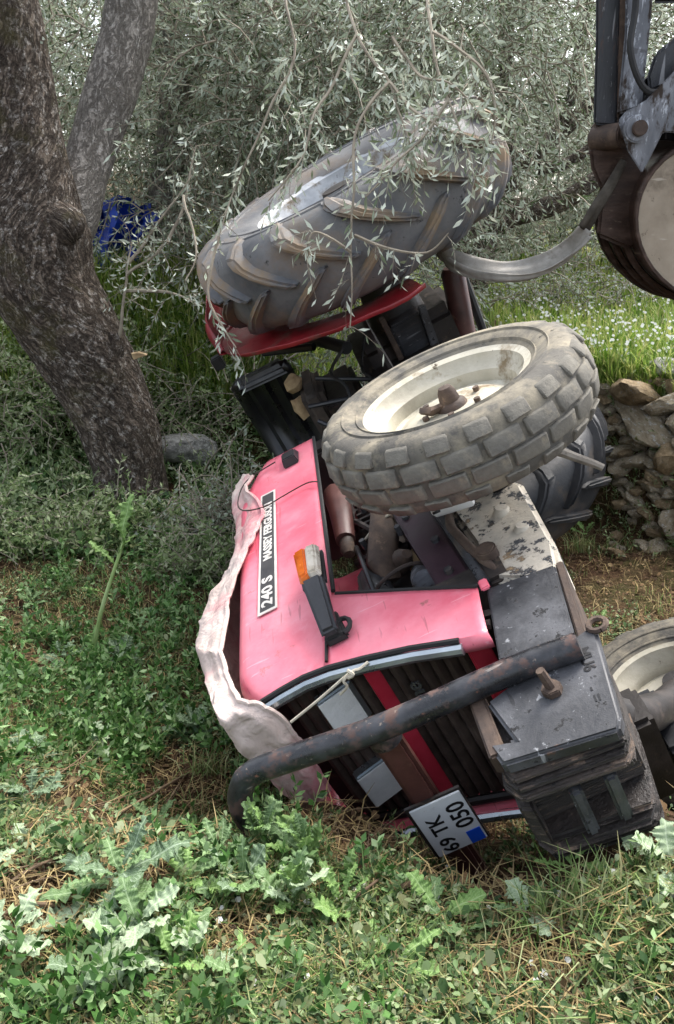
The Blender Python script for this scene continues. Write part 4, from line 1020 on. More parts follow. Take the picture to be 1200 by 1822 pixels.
def foliage(base, dirs, L, nl, ll, lw, droop, rg):
    """twigs from base along dirs with nl leaves each -> leaf verts/faces, twig verts/faces"""
    n = len(base)
    Lc = L[:, None, None]
    tt = np.linspace(.08, 1.0, nl)[None, :, None] + rg.uniform(-.03, .03, (n, nl, 1))
    dd = dirs[:, None, :]; g_ = np.array([0, 0, -1.0])
    side = unit(rg.normal(size=(n, 1, 3)))
    curve = lambda t_: base[:, None, :] + dd * Lc * t_ + g_ * (droop * Lc * t_ ** 2) + side * (.12 * Lc * np.sin(t_ * 3.0))
    P = curve(tt); tan = unit(dd + g_ * 2 * droop * tt)
    perp = unit(np.cross(tan, rg.normal(size=(n, nl, 3))))
    ld = unit(tan * .75 + perp * .8 + g_ * .15); w = unit(np.cross(ld, rg.normal(size=(n, nl, 3))))
    sz = rg.uniform(.65, 1.15, (n, nl, 1)); l = ll * sz; ww = lw * sz
    tip = P + ld * l; mid = P + ld * l * .48 + g_ * l * .03
    V = np.stack([P, mid + w * ww, tip, mid - w * ww], 2).reshape(-1, 3)
    F = np.arange(len(V)).reshape(-1, 4)
    # twigs
    ts_ = np.linspace(0, 1, 5)[None, :, None]; C = curve(ts_ + np.zeros((n, 1, 1)))
    e1 = unit(np.cross(dirs, np.array([.3, .2, .93])))[:, None, :]; e2 = np.cross(dirs, e1[:, 0])[:, None, :]
    r_ = (.0042 * L / .35)[:, None, None] * (1.1 - .8 * ts_)
    ring = np.stack([C + e1 * r_, C + (-.5 * e1 + .87 * e2) * r_, C + (-.5 * e1 - .87 * e2) * r_], 2)   # n,5,3,3
    tv = ring.reshape(-1, 3); idx = np.arange(n * 15).reshape(n, 5, 3); a = idx[:, :-1]; b = idx[:, 1:]
    tf = np.stack([a, np.roll(a, -1, 2), np.roll(b, -1, 2), b], -1).reshape(-1, 4)
    return V, F, tv, tf
def crown(tree, org, ells, ntw, seed, mat, twmat=None, nl=20, ll=.055, lw=.0065, droop=.35, ln=(.22, .5), clus=70, cr=.38, zmin=None):
    """ells: list of (center, radii, weight); twigs bunched into clumps inside the ellipsoids"""
    rg = np.random.default_rng(seed); B, D = [], []
    wts = np.array([e[2] for e in ells], float); wts /= wts.sum()
    for (c_, r_, _), wt in zip(ells, wts):
        k = max(4, int(clus * wt)); m = int(ntw * wt)
        cc = unit(rg.normal(size=(k, 3))) * rg.uniform(.35, 1, (k, 1)) ** .5
        cc = np.array(c_) + cc * np.array(r_)
        j = rg.integers(0, k, m)
        p = cc[j] + rg.normal(size=(m, 3)) * cr * rg.uniform(.5, 1.2, k)[j][:, None] * np.array([1, 1, .8])
        d = unit(unit(p - np.array(c_)) * .5 + unit(p - cc[j]) * .5 + rg.normal(size=(m, 3)) * .45 + np.array([0, 0, .15]))
        B.append(p); D.append(d)
    B = np.concatenate(B); D = np.concatenate(D)
    g_ = height(B[:, 0], B[:, 1]); keep = B[:, 2] > g_ + .25
    B, D = B[keep], D[keep]
    V, F, tv, tf = foliage(B, D, rg.uniform(ln[0], ln[1], len(B)), nl, ll, lw, droop, rg)
    o = tag(np_obj('crown', V - np.array(org), F, mat, tree), kind='stuff'); tag(np_obj('twigs', tv - np.array(org), tf, twmat or M['twigs'], tree), kind='stuff')
    return o

# the near olive with the forked, leaning trunk
TB = gp(232, 905); TY = TB.y + .12
tree = empty('olive_tree', TB); tag(tree, 'old olive with dark leaning forked trunk at the left edge', 'tree')
def pr(u, v, w, Y): return (px(u, v, Y), w * Y / FPX / 2 * .90)
path = [(TB + Vector((.06, .15, -.25)), .36), pr(236, 900, 165, TY), pr(228, 830, 148, TY), pr(208, 750, 158, TY), pr(165, 660, 176, TY), pr(120, 580, 190, TY), pr(76, 500, 200, TY), pr(60, 420, 200, TY),
        pr(50, 340, 176, TY), pr(36, 240, 146, TY), pr(20, 120, 130, TY), pr(4, 0, 120, TY), pr(-12, -140, 125, TY + .1), pr(-60, -330, 100, TY + .2)]
trunk_obj('trunk', path, M['bark'], tree, TB, 80, .045, 5, 12)
lp_ = [pr(95, 440, 120, TY + .1), pr(130, 380, 100, TY + .18), pr(150, 310, 84, TY + .28), pr(175, 230, 88, TY + .4), pr(205, 140, 90, TY + .5), pr(228, 40, 88, TY + .6), pr(245, -90, 84, TY + .7), pr(270, -300, 70, TY + .8)]
trunk_obj('limb', lp_, M['barkgrey'], tree, TB, 44, .035, 3, 6, 9)
kn = [pr(100, 405, 110, TY - .1), pr(128, 402, 80, TY - .12), pr(146, 408, 36, TY - .1)]
trunk_obj('knot', kn, M['bark'], tree, TB, 28, .10, 3, 5, 4)
st_ = [pr(200, 660, 60, TY - .06), pr(205, 620, 42, TY - .1), pr(200, 590, 26, TY - .1)]
trunk_obj('branch_stub', st_, M['bark'], tree, TB, 20, .10, 3, 4, 2)
obj('torn_bark', G().hexa([px(234, 630, TY - .16) - TB, px(238, 640, TY - .16) - TB, px(262, 632, TY - .18) - TB, px(248, 628, TY - .18) - TB],
                          [p + Vector((0, .012, .006)) - TB for p in (px(234, 630, TY - .16), px(238, 640, TY - .16), px(262, 632, TY - .18), px(248, 628, TY - .18))]), M['foam'], tree)
crown(tree, TB, [((TB.x - .5, TB.y + .2, 4.3), (1.8, 1.5, 1.0), 1), ((TB.x + .9, TB.y + .9, 4.2), (1.3, 1.0, .7), .3)], 900, 3, M['olive'], clus=50)

def olive(base, tpaths, ells, ntw, seed, label, mat='olive', bark='barkgrey', group='background olive trees', **k):
    t_ = empty('olive_tree', base); tag(t_, label, 'tree', group)
    for i, pth in enumerate(tpaths): trunk_obj('trunk' if i == 0 else 'limb', pth, M[bark], t_, base, 18, .07, 3, 4, seed + i)
    crown(t_, base, ells, ntw, seed, M[mat], **k); return t_
b1 = gp(300, 560); y1 = 6.0
b1 = Vector((-1.25, 6.3, hz(-1.25, 6.3)))
olive(b1, [[(b1, .17), (b1 + Vector((.03, 0, .5)), .13), (b1 + Vector((.12, .05, 1.1)), .11), (b1 + Vector((.02, .1, 1.9)), .09), (b1 + Vector((-.25, .1, 2.9)), .06)],
           [(b1 + Vector((.12, .05, 1.1)), .07), (b1 + Vector((.5, .0, 1.6)), .05), (b1 + Vector((.9, -.1, 2.2)), .03)]],
      [((-1.5, 6.6, 2.7), (1.6, .8, 1.1), 1), ((-3.0, 6.3, 2.2), (.9, .8, .8), .5), ((-.45, 6.3, 1.7), (.7, .7, .65), .4)], 3200, 21, 'dense grey green olive directly behind the forked trunk', 'olivedark', clus=110)
b2 = Vector((.35, 6.4, hz(.35, 6.4)))
t2 = olive(b2, [[(b2, .16), (b2 + Vector((-.05, 0, .6)), .12), (b2 + Vector((.05, -.1, 1.3)), .10), (b2 + Vector((.25, -.1, 2.2)), .07), (b2 + Vector((.3, 0, 3.2)), .05)],
                [(b2 + Vector((.05, -.1, 1.2)), .06), (b2 + Vector((-.5, -.2, 1.8)), .045), (b2 + Vector((-.9, -.4, 2.6)), .03)]],
           [((.2, 6.2, 2.6), (1.5, 1.0, 1.2), 1), ((-.2, 6.0, 2.2), (.9, .7, .7), .5), ((1.0, 5.9, 2.7), (.8, .7, .6), .35), ((.15, 5.7, 1.3), (.6, .4, .5), .25)], 3700, 22, 'bushy olive rising directly behind the big rear wheel', 'olive', clus=120)
b3 = px(846, 452, 7.4); b3.z = hz(b3.x, b3.y)
P_ = lambda u, v, w, Y: (px(u, v, Y), w * Y / FPX / 2)
olive(b3, [[(b3 + Vector((-.05, 0, -.15)), .16), P_(848, 435, 66, 7.4), P_(868, 402, 56, 7.4), P_(915, 378, 44, 7.4), P_(985, 365, 34, 7.4), P_(1060, 320, 28, 7.5), P_(1140, 250, 20, 7.6)],
           [P_(880, 395, 44, 7.4), P_(885, 330, 36, 7.4), P_(935, 285, 30, 7.35), P_(1000, 232, 26, 7.35), P_(1060, 170, 22, 7.35), P_(1100, 60, 16, 7.4)],
           [P_(905, 340, 34, 7.4), P_(895, 250, 30, 7.4), P_(892, 170, 26, 7.4), P_(905, 70, 22, 7.4), P_(890, -60, 16, 7.4)],
           [P_(985, 250, 20, 7.35), P_(1015, 180, 17, 7.3), P_(1025, 110, 14, 7.3), P_(1050, 0, 10, 7.3)],
           [P_(960, 300, 22, 7.4), P_(1010, 290, 18, 7.45), P_(1080, 240, 14, 7.5)]],
      [((2.2, 8.3, 2.9), (1.7, .7, 1.0), 1), ((3.0, 8.2, 2.0), (.9, .6, .5), .3), ((2.1, 7.2, 3.5), (1.3, .7, .4), .35)], 2300, 23, 'olive with bare spreading limbs on the terrace between wheel and bucket', 'olive', bark='bark', clus=90)
for i, (x, y, rx, rz, lab, mt) in enumerate(((-4.4, 9.5, 1.9, 1.8, 'far olive at left half hidden by the leaning trunk', 'olivedark'), (-1.2, 10.5, 2.0, 2.0, 'far olive whose crown fills the gap above the forked trunk', 'olive'),
                                        (1.6, 11.5, 2.0, 1.9, 'far olive filling the centre behind the rear wheel', 'olivedark'), (4.6, 11.0, 2.0, 1.8, 'far olive behind the dark dipper arm at upper right', 'olive'),
                                        (7.6, 13.0, 2.2, 2.0, 'far olive beyond the bucket at the right edge', 'olivedark'), (-7.2, 13, 2.4, 2.2, 'far olive at the far left edge', 'olive'), (3.2, 17, 3.0, 2.4, 'most distant olive low on the grassy terrace', 'olivedark'), (-3.2, 16, 3.0, 2.6, 'most distant olive at left behind all others', 'olivedark'))):
    b = Vector((x, y, hz(x, y))); 
    olive(b, [[(b, .2), (b + Vector((.1, 0, .7)), .16), (b + Vector((-.05, 0, 1.5)), .13), (b + Vector((.2, 0, 2.6)), .08)], [(b + Vector((0, 0, 1.1)), .08), (b + Vector((.6, .1, 1.8)), .06), (b + Vector((.9, .1, 2.7)), .04)]],
          [((x, y, b.z + 2.5), (rx, 1.4, rz), 1), ((x + .3, y - .8, b.z + 1.3), (rx * .8, .8, .7), .4)], 2000, 40 + i, lab, mt, nl=16, ll=.085, lw=.012, ln=(.3, .6), clus=90, cr=.45)

# hanging olive spray in front of the rear wheel: belongs to the bushy olive behind it
hb, hd = [], []
rg = np.random.default_rng(77)
sprays = [[(600, -60, 3.4), (640, 60, 3.2), (690, 150, 3.1), (720, 230, 3.0), (735, 300, 2.95)], [(760, -60, 3.3), (770, 80, 3.1), (800, 180, 3.0), (830, 260, 2.9), (845, 320, 2.85)],
          [(690, 150, 3.1), (640, 230, 3.0), (630, 340, 2.9), (622, 450, 2.85), (620, 580, 2.85)], [(800, 180, 3.0), (760, 240, 2.95), (700, 290, 2.9), (650, 350, 2.85)],
          [(770, 60, 3.1), (850, 120, 3.0), (880, 200, 2.95), (860, 290, 2.9)], [(640, 60, 3.2), (570, 180, 3.1), (540, 280, 3.0), (480, 360, 2.95)], [(700, 60, 3.2), (740, 130, 3.1), (800, 150, 3.0), (850, 200, 3.0)],
          [(500, -60, 3.6), (520, 100, 3.4), (470, 220, 3.3), (420, 330, 3.3), (390, 420, 3.2)], [(690, 150, 3.1), (740, 200, 3.0), (790, 230, 2.95), (870, 250, 2.9)], [(630, 420, 2.9), (690, 440, 2.85), (760, 450, 2.85), (800, 415, 2.85)],
          [(622, 450, 2.85), (560, 410, 2.85), (545, 440, 2.85)], [(390, 420, 3.2), (370, 520, 3.1), (400, 590, 3.05), (420, 620, 3.05)], [(330, 350, 3.9), (350, 450, 3.7), (330, 500, 3.6)]]
g = G()
for sp_ in sprays:
    pth = smooth_path([px(*q) for q in sp_], 6)
    g.tube([wob(p, 5, .02) - b2 for p in pth], [.0065 - .0045 * i / len(pth) for i in range(len(pth))], 5)
    for i in range(2, len(pth)):
        vv_ = px(600, 325, pth[i].y).z
        for _ in range(3 if pth[i].z > vv_ else 1):
            if rg.uniform() < .4: continue
            d = (pth[i] - pth[i - 1]).normalized(); hb.append(tuple(pth[i])); hd.append(tuple((d * .5 + Vector(rg.normal(size=3)) * .6 + Vector((0, 0, -.3))).normalized()))
obj('hanging_branch', g, M['twigs'], t2)
hb, hd = np.array(hb), unit(np.array(hd))
V, F, tv, tf = foliage(hb, hd, rg.uniform(.05, .14, len(hb)), 5, .046, .0058, .4, rg)
tag(np_obj('hanging_leaves', V - np.array(b2), F, M['olivepale'], t2), kind='stuff'); tag(np_obj('hanging_twigs', tv - np.array(b2), tf, M['twigs'], t2), kind='stuff')

# thin suckers and a sapling by the near trunk
def sapling(name, u, v, stems, label, seed, leaves=True, mat='olivepale'):
    b = gp(u, v); t_ = empty(name, b); tag(t_, label, 'sapling'); rg = np.random.default_rng(seed); g = G(); B, D = [], []
    for sm in stems:
        pth = smooth_path([px(*q) for q in sm], 5)
        g.tube([wob(p, 6, .015) - b for p in pth], [.010 - .0075 * i / len(pth) for i in range(len(pth))], 6)
        for i in range(len(pth) // 3, len(pth)):
            for _ in range(2): B.append(tuple(pth[i])); D.append(tuple(unit(rg.normal(size=3) + np.array([0, 0, .4]))))
    obj('stem', g, M['twigs'], t_)
    if leaves:
        V, F, tv, tf = foliage(np.array(B), np.array(D), rg.uniform(.08, .2, len(B)), 5, .04, .006, .2, rg)
        tag(np_obj('leaves', V - np.array(b), F, M[mat], t_), kind='stuff'); tag(np_obj('twigs', tv - np.array(b), tf, M['twigs'], t_), kind='stuff')
sapling('olive_sapling', 215, 610, [[(213, 600, 4.25), (220, 540, 4.25), (228, 480, 4.3), (232, 430, 4.35)], [(230, 470, 4.3), (262, 425, 4.3), (300, 370, 4.3), (345, 310, 4.35)], [(228, 490, 4.3), (260, 465, 4.25), (300, 430, 4.2)],
                                    [(222, 520, 4.3), (300, 520, 4.2), (350, 540, 4.1)], [(300, 430, 4.3), (330, 350, 4.4), (350, 260, 4.5)]], 'thin bare sapling with branching grey stems beside the olive trunk', 5)
def bush(u, v, Y, rx, rz, ntw, seed, label, mat='olivedark', nl=9, ll=.03, lw=.006, ln=(.15, .42)):
    c_ = px(u, v, Y); gz = hz(c_.x, c_.y); b = Vector((c_.x, c_.y, gz)); t_ = empty('twiggy_bush', b); tag(t_, label, 'bush', 'undergrowth bushes')
    rg = np.random.default_rng(seed); m = ntw
    p = np.array([c_.x, c_.y, max(gz + rz * .5, gz)]) + rg.normal(size=(m, 3)) * np.array([rx, rx * .5, rz]) * .5
    p[:, 2] = np.maximum(p[:, 2], height(p[:, 0], p[:, 1]) + .01)
    d = unit(rg.normal(size=(m, 3)) * .8 + np.array([0, -.1, .5]))
    V, F, tv, tf = foliage(p, d, rg.uniform(*ln, m), nl, ll, lw, .25, rg)
    tag(np_obj('leaves', V - np.array(b), F, M[mat], t_), kind='stuff'); tag(np_obj('twigs', tv - np.array(b), tf, M['twigs'], t_), kind='stuff')
bush(80, 720, 5.0, 1.0, .5, 420, 61, 'leafy green bush left of the leaning trunk', 'shrub', nl=18, ll=.042, lw=.008)
bush(40, 850, 3.7, .6, .2, 240, 62, 'low leafy bush at the left edge in front of the trunk', 'shrub', nl=16, ll=.034, ln=(.1, .26))
bush(330, 580, 5.0, .5, .3, 170, 63, 'thin twiggy bush between the trunk and the red fender', 'shrub')
bush(370, 925, 3.3, .28, .12, 200, 64, 'brushwood between trunk base and the pink hood', 'shrub', nl=15, ll=.034, ln=(.1, .28))
bush(375, 480, 5.7, .35, .45, 200, 65, 'dense scrub right of the blue sheet', 'olivedark')
bush(400, 800, 3.7, .3, .25, 260, 66, 'dark brushwood behind the hood beneath the seat', 'olivedark')
bush(1010, 410, 6.6, .7, .3, 320, 67, 'silvery shrub under the bare limbs behind the strap', 'olive')
bush(660, 560, 5.6, .8, .4, 500, 68, 'scrub in the gap behind the rear fender', 'olivedark')

# crumpled blue sheet in the undergrowth
bc = gp(214, 466) + Vector((0, -.03, .19)); rows = []
for i in range(13):
    rows.append([wob(wob(bc + Vector((-.22 + .44 * j / 12 + .12 * (1 - i / 12), -.22 * i / 12 + .08 * math.sin(j), .20 - .40 * i / 12)) - bc, 5, .10), 14, .04) for j in range(13)])
o = obj('blue_sheet', G().grid(rows), M['bluesheet'], None, solid=.004, M=Matrix.Translation(bc)); tag(o, 'crumpled blue plastic sheet lying on the bank behind the forked trunk', 'sheet')

# ------------------------------------------------------------------ ground vegetation
def ray_ground(u, v):
    s_, c_ = math.sin(PITCH), math.cos(PITCH); a = (u - 600) / FPX; b = (911 - v) / FPX
    d = np.stack([a, c_ + b * s_, b * c_ - s_], -1); d = d / d[:, 1:2]
    y = np.full(len(u), .55); done = np.zeros(len(u), bool)
    for _ in range(110):
        p = d * y[:, None]; z = CAM_H + p[:, 2]
        done |= z <= height(p[:, 0], p[:, 1])
        y = np.where(done, y, y * 1.035)
    ylo = y / 1.035; yhi = y.copy()
    for _ in range(6):
        m = (ylo + yhi) / 2; p = d * m[:, None]; hit = CAM_H + p[:, 2] <= height(p[:, 0], p[:, 1])
        yhi = np.where(hit, m, yhi); ylo = np.where(hit, ylo, m)
    p = d * yhi[:, None]; p[:, 2] = height(p[:, 0], p[:, 1]); return p[done]
iT = np.array(TM.inverted())
def free(p, h=.06):
    q = np.concatenate([p + np.array([0, 0, h]), np.ones((len(p), 1))], 1) @ iT.T
    x, y, z = q[:, 0], q[:, 1], q[:, 2]
    ins = ((x > .9) & (x < 2.36) & (y > -.36) & (y < .3) & (z > .55) & (z < 1.5)) | ((x > 2.3) & (x < 2.72) & (y > -.05) & (y < .3) & (z > .6) & (z < 1.0)) | ((x > -.3) & (x < 1.0) & (y > -.2) & (y < .3) & (z > .4) & (z < 1.3))
    rr_ = np.hypot(x, z - .66); ins |= (rr_ < .68) & (y < -.5) & (y > -.9)
    rf = np.hypot(x - 1.88, z - .487); ins |= (rf < .36) & (y < -.54) & (y > -.78)
    tr = np.hypot(p[:, 0] - TB.x - .05, p[:, 1] - TB.y - .1) < .27
    pt = np.hypot(p[:, 0] - .27, (p[:, 1] - 1.24) * 1.0) < .085
    return ~(ins | tr | pt)
BARE = [(gp(u, v), r_) for u, v, r_ in ((95, 1440, .16), (150, 1480, .16), (40, 1110, .14), (60, 1180, .12), (230, 1560, .10), (330, 1390, .10), (640, 1500, .10), (1060, 1060, .25), (1120, 1020, .25), (950, 1720, .09), (60, 1620, .10), (420, 1690, .07), (880, 1590, .07))]
def bare(p):
    k = np.zeros(len(p))
    for c_, r_ in BARE: k = np.maximum(k, np.exp(-((p[:, 0] - c_.x) ** 2 + (p[:, 1] - c_.y) ** 2) / r_ ** 2))
    return k
def vnoise(p, s, off=0):
    return np.array([mnoise.noise(Vector((a * s + off, b * s, off))) for a, b in p[:, :2]])
def blades(name, P, hmin, hmax, w, mat, rg, lean=.5, label=None, cat=None):
    n = len(P); h = rg.uniform(hmin, hmax, n)[:, None]; az = rg.uniform(0, 6.283, n)
    d = np.stack([np.cos(az), np.sin(az), np.zeros(n)], 1); s_ = np.stack([-d[:, 1], d[:, 0], d[:, 2]], 1)
    ln_ = rg.uniform(.1, 1, n)[:, None] * lean; up = np.array([0, 0, 1.0]); ww = (rg.uniform(.6, 1.3, n)[:, None] * w) if np.isscalar(w) else w[:, None]
    a = P - up * .01; b = P + up * h * .55 + d * h * ln_ * .35; c_ = P + up * h * (1 - ln_ * .45) + d * h * ln_ * 1.1
    V = np.stack([a - s_ * ww, a + s_ * ww, b + s_ * ww * .8, b - s_ * ww * .8, c_ + s_ * ww * .12, c_ - s_ * ww * .12], 1).reshape(-1, 3)
    i = np.arange(n)[:, None] * 6; F = np.concatenate([i + np.array([0, 1, 2, 3]), i + np.array([3, 2, 4, 5])], 0)
    return tag(np_obj(name, V, F, mat), label, cat, kind='stuff')
rg = np.random.default_rng(5)
def scat(n, u0, u1, v0, v1): return ray_ground(rg.uniform(u0, u1, n), rg.uniform(v0, v1, n))
# terrace and back meadow: lush
P = scat(52000, -60, 1290, 385, 720); P = P[free(P)]
ter = P[:, 0] > np.interp(P[:, 1], WY, WX) + .12
Q = P[ter]; blades('meadow_grass', Q, .05, .2, .0028 + .0006 * Q[:, 1] * rg.uniform(.6, 1.3, len(Q)), M['lush'], rg, .7, 'bright green meadow grass on the terrace behind the wall', 'grass')
Q = P[~ter]; blades('meadow_grass', Q, .06, .26, .003 + .0004 * Q[:, 1], M['lush'], rg, .8, 'green grass in the hollow behind the tractor', 'grass')
# near grass, patchy
P = scat(46000, -90, 1290, 760, 1900); P = P[free(P)]
nz = vnoise(P, 2.3, 3.1) + .5 * vnoise(P, 7, 9.0)
right = sstep(.1, .5, P[:, 0] / np.maximum(P[:, 1], .5))
keep = nz - .9 * bare(P) + .16 * right + rg.uniform(-.3, .3, len(P)) > .04
near_grass = blades('weedy_grass', P[keep], .015, .075, .0014, M['grass'], rg, 1.0, 'patchy green grass among weeds round the tractor', 'grass')
P = scat(21000, -90, 1290, 760, 1900); P = P[free(P)]
blades('dry_grass', P, .01, .07, .0014, M['dry'], rg, 2.2, 'dry straw coloured grass stems lying on the soil', 'dry grass')
# small weeds: rosettes of little leaves
def weeds(name, P, nl, ll, hh, mat, label, cat='weeds'):
    n = len(P); az = rg.uniform(0, 6.283, (n, nl)); el = rg.uniform(.05, 1.1, (n, nl)); sz = rg.uniform(.5, 1.2, (n, 1)) * rg.uniform(.6, 1.2, (n, nl))
    d = np.stack([np.cos(az) * np.cos(el), np.sin(az) * np.cos(el), np.sin(el)], -1); up = np.array([0, 0, 1.0])
    base = P[:, None, :] + np.stack([np.cos(az), np.sin(az), 0 * az], -1) * .012 + up * (rg.uniform(0, hh, (n, nl)) * sz)[..., None]
    s_ = np.stack([-np.sin(az), np.cos(az), rg.uniform(-.4, .4, (n, nl))], -1); L_ = (ll * sz)[..., None]
    m1 = base + d * L_ * .35; m2 = base + d * L_ * .72 - up * L_ * .05; tip = base + d * L_ - up * L_ * .18
    V = np.stack([base, m1 + s_ * L_ * .24, m2 + s_ * L_ * .26, tip, m2 - s_ * L_ * .26, m1 - s_ * L_ * .24], 2).reshape(-1, 3)
    i = np.arange(n * nl)[:, None] * 6; F = np.concatenate([i + np.array([0, 1, 2, 3]), i + np.array([0, 3, 4, 5])], 0)
    return tag(np_obj(name, V, F, mat), label, cat, kind='stuff')
P = scat(15000, -90, 1290, 880, 1900); P = P[free(P)]
nz = vnoise(P, 1.9, 20.0); lf = 1 - sstep(.15, .55, P[:, 0] / np.maximum(P[:, 1], .5))
P = P[nz - .9 * bare(P) + .22 * lf + rg.uniform(-.35, .35, len(P)) > .10]
sel = rg.uniform(size=len(P)) < .25
weeds('ground_cover', P[sel], 7, .024, .03, M['cover'], 'low broad leaved weeds covering the soil')
weeds('ground_cover', np.repeat(P[~sel], 2, 0) + rg.normal(size=(2 * int((~sel).sum()), 3)) * np.array([.012, .012, 0]), 9, .0115, .035, M['cover'], 'tiny leaved green weeds carpeting the soil')
P = scat(2600, -90, 560, 560, 1000); P = P[free(P)]
weeds('ground_cover', P, 9, .05, .10, M['cover'], 'leafy green undergrowth round the olive trunk')
P = scat(20000, -90, 1290, 860, 1900); P = P[free(P, .02)]
weeds('leaf_litter', P, 2, .022, .004, M['litter'], 'brown fallen leaves scattered over the soil', 'litter')
def forbs(P, Lr, nl, ll, lw, mat, label, droop=.15):
    n = len(P); d = unit(rg.normal(size=(n, 3)) * np.array([.4, .4, .1]) + np.array([0, 0, 1.0]))
    V, F, tv, tf = foliage(P, d, rg.uniform(*Lr, n), nl, ll, lw, droop, rg)
    tag(np_obj('leafy_forbs', V, F, mat), label, 'weeds', kind='stuff'); tag(np_obj('forb_stems', tv, tf, M['thst']), 'thin stems of the ' + label, 'stems', kind='stuff')
M['thst'] = pm('thistle_stem', ['#6f8a4a', '#8aa262', '#a3b582'], 9, .6, bump=.2)
P = scat(2600, -90, 1290, 900, 1880); P = P[free(P)]; P = P[vnoise(P, 2.0, 31.0) - .8 * bare(P) + rg.uniform(-.3, .3, len(P)) > -.05]
forbs(P, (.03, .10), 13, .020, .0034, M['cover'], 'slender narrow leaved weeds round the tractor')
P = scat(900, -90, 430, 600, 1000); P = P[free(P)]
forbs(P, (.12, .32), 16, .034, .006, M['shrub'], 'tall leafy weeds left of the hood')
P = scat(2300, -90, 470, 800, 1420); P = P[free(P)]; P = P[vnoise(P, 1.7, 51.0) - .9 * bare(P) + rg.uniform(-.3, .3, len(P)) > -.1]
forbs(P, (.05, .17), 15, .028, .0065, M['lushleaf'], 'fresh green weeds between trunk and hood')
P = scat(260, 1040, 1290, 640, 1000); P = P[free(P)]
forbs(P, (.05, .16), 12, .024, .004, M['shrub'], 'straggly weeds growing out of the stone wall')
P = scat(900, -90, 1290, 1420, 1880); P = P[free(P)]; P = P[vnoise(P, 1.7, 71.0) - .9 * bare(P) - .25 * (P[:, 0] > .1) + rg.uniform(-.3, .3, len(P)) > .0]
forbs(P, (.04, .12), 13, .024, .006, M['lushleaf'], 'fresh green weeds in the foreground')
# white meadow flowers on the terrace
P = scat(2600, 780, 1290, 420, 660); P = P[(P[:, 0] > np.interp(P[:, 1], WY, WX) + .1) & free(P)]
P = P[vnoise(P, 1.6, 4) + rg.uniform(-.3, .4, len(P)) > .0]; n = len(P); P[:, 2] += rg.uniform(.06, .17, n); k = (rg.uniform(.005, .011, n) * (.6 + .1 * P[:, 1]))[:, None]
a = np.arange(6) * math.pi / 3; ringv = np.stack([np.cos(a), np.sin(a), .25 * np.sin(a)], -1)
V = (P[:, None, :] + ringv[None] * k[:, None, :] * np.array([1, .6, 1]) + np.stack([0 * a, 0 * a, .5 * np.sin(a)], -1)[None] * k[:, None, :]).reshape(-1, 3); i = np.arange(n)[:, None] * 6
tag(np_obj('white_flowers', V, np.concatenate([i + np.array([0, 1, 2, 3]), i + np.array([0, 3, 4, 5])], 0), M['petal']), 'tiny white flowers dotted over the terrace grass', 'flowers', kind='stuff')
P = scat(60, 380, 1250, 1560, 1820); P = P[free(P)]; n = len(P); P[:, 2] += .03; k = rg.uniform(.003, .007, n)[:, None]
V = (P[:, None, :] + ringv[None] * k[:, None, :]).reshape(-1, 3); i = np.arange(n)[:, None] * 6
tag(np_obj('white_flowers', V, np.concatenate([i + np.array([0, 1, 2, 3]), i + np.array([0, 3, 4, 5])], 0), M['petal']), 'a few tiny white petals in the foreground grass', 'flowers', kind='stuff')
# litter of fine twigs
P = scat(2600, -90, 1290, 800, 1900); P = P[free(P, .02)]; n = len(P); az = rg.uniform(0, 6.28, n); L_ = rg.uniform(.03, .16, n)[:, None]; d = np.stack([np.cos(az), np.sin(az), rg.uniform(-.1, .25, n)], 1)
_, _, tv, tf = foliage(P + np.array([0, 0, .006]), unit(d), L_[:, 0], 1, .01, .001, .05, rg)
tag(np_obj('fine_twigs', tv, tf, M['twig']), 'thin broken twigs strewn over the ground', 'twigs', kind='stuff')

# ---- thistles: lobed leaves as parts
def thistle_leaf(seed, lobes=5, spiky=.5, curl=.25, wid=.2):
    rr_ = random.Random(seed); N = 34; K = [-1, -.66, -.33, 0, .33, .66, 1]; V, UV = [], []
    ph = rr_.uniform(0, 1); bend = rr_.uniform(-.12, .12)
    for i in range(N):
        t_ = i / (N - 1); env = (math.sin(math.pi * min(1, t_ * .93 + .04)) ** .7) * (.55 + .55 * t_ if t_ < .75 else 1.0)
        for k in K:
            ph_ = (t_ * lobes + .35 * math.sin(t_ * 5 + seed) + ph + (.0 if k > 0 else .38)) % 1.0
            lobe = 1 - spiky * (abs(ph_ - .5) * 2) ** 1.3 + .16 * rr_.uniform(-1, 1) * (abs(k) > .9) + .08 * math.sin(t_ * 61 + k)
            w = wid * env * lobe * abs(k) ** 1.0 * (1 if k >= 0 else -1)
            fwd = abs(k) * .05 * math.cos((ph_ - .35) * 6.28)
            z = curl * (t_ - t_ * t_ * 1.25) + .04 * math.sin(t_ * 9 + seed) * (1 - abs(k)) + .06 * abs(k) * math.sin(t_ * lobes * 6.28 * 2 + (1.5 if k > 0 else 0)) * env + .10 * abs(k) * wid + .012 * rr_.uniform(-1, 1) * abs(k)
            V.append((t_ + fwd, w + bend * math.sin(t_ * 2.5), z)); UV.append((t_, .5 + k / 2))
    F = []
    for i in range(N - 1):
        for k in range(6): F.append((i * 7 + k, i * 7 + k + 1, (i + 1) * 7 + k + 1, (i + 1) * 7 + k))
    return np.array(V), np.array(F), np.array(UV)
LEAF = {}
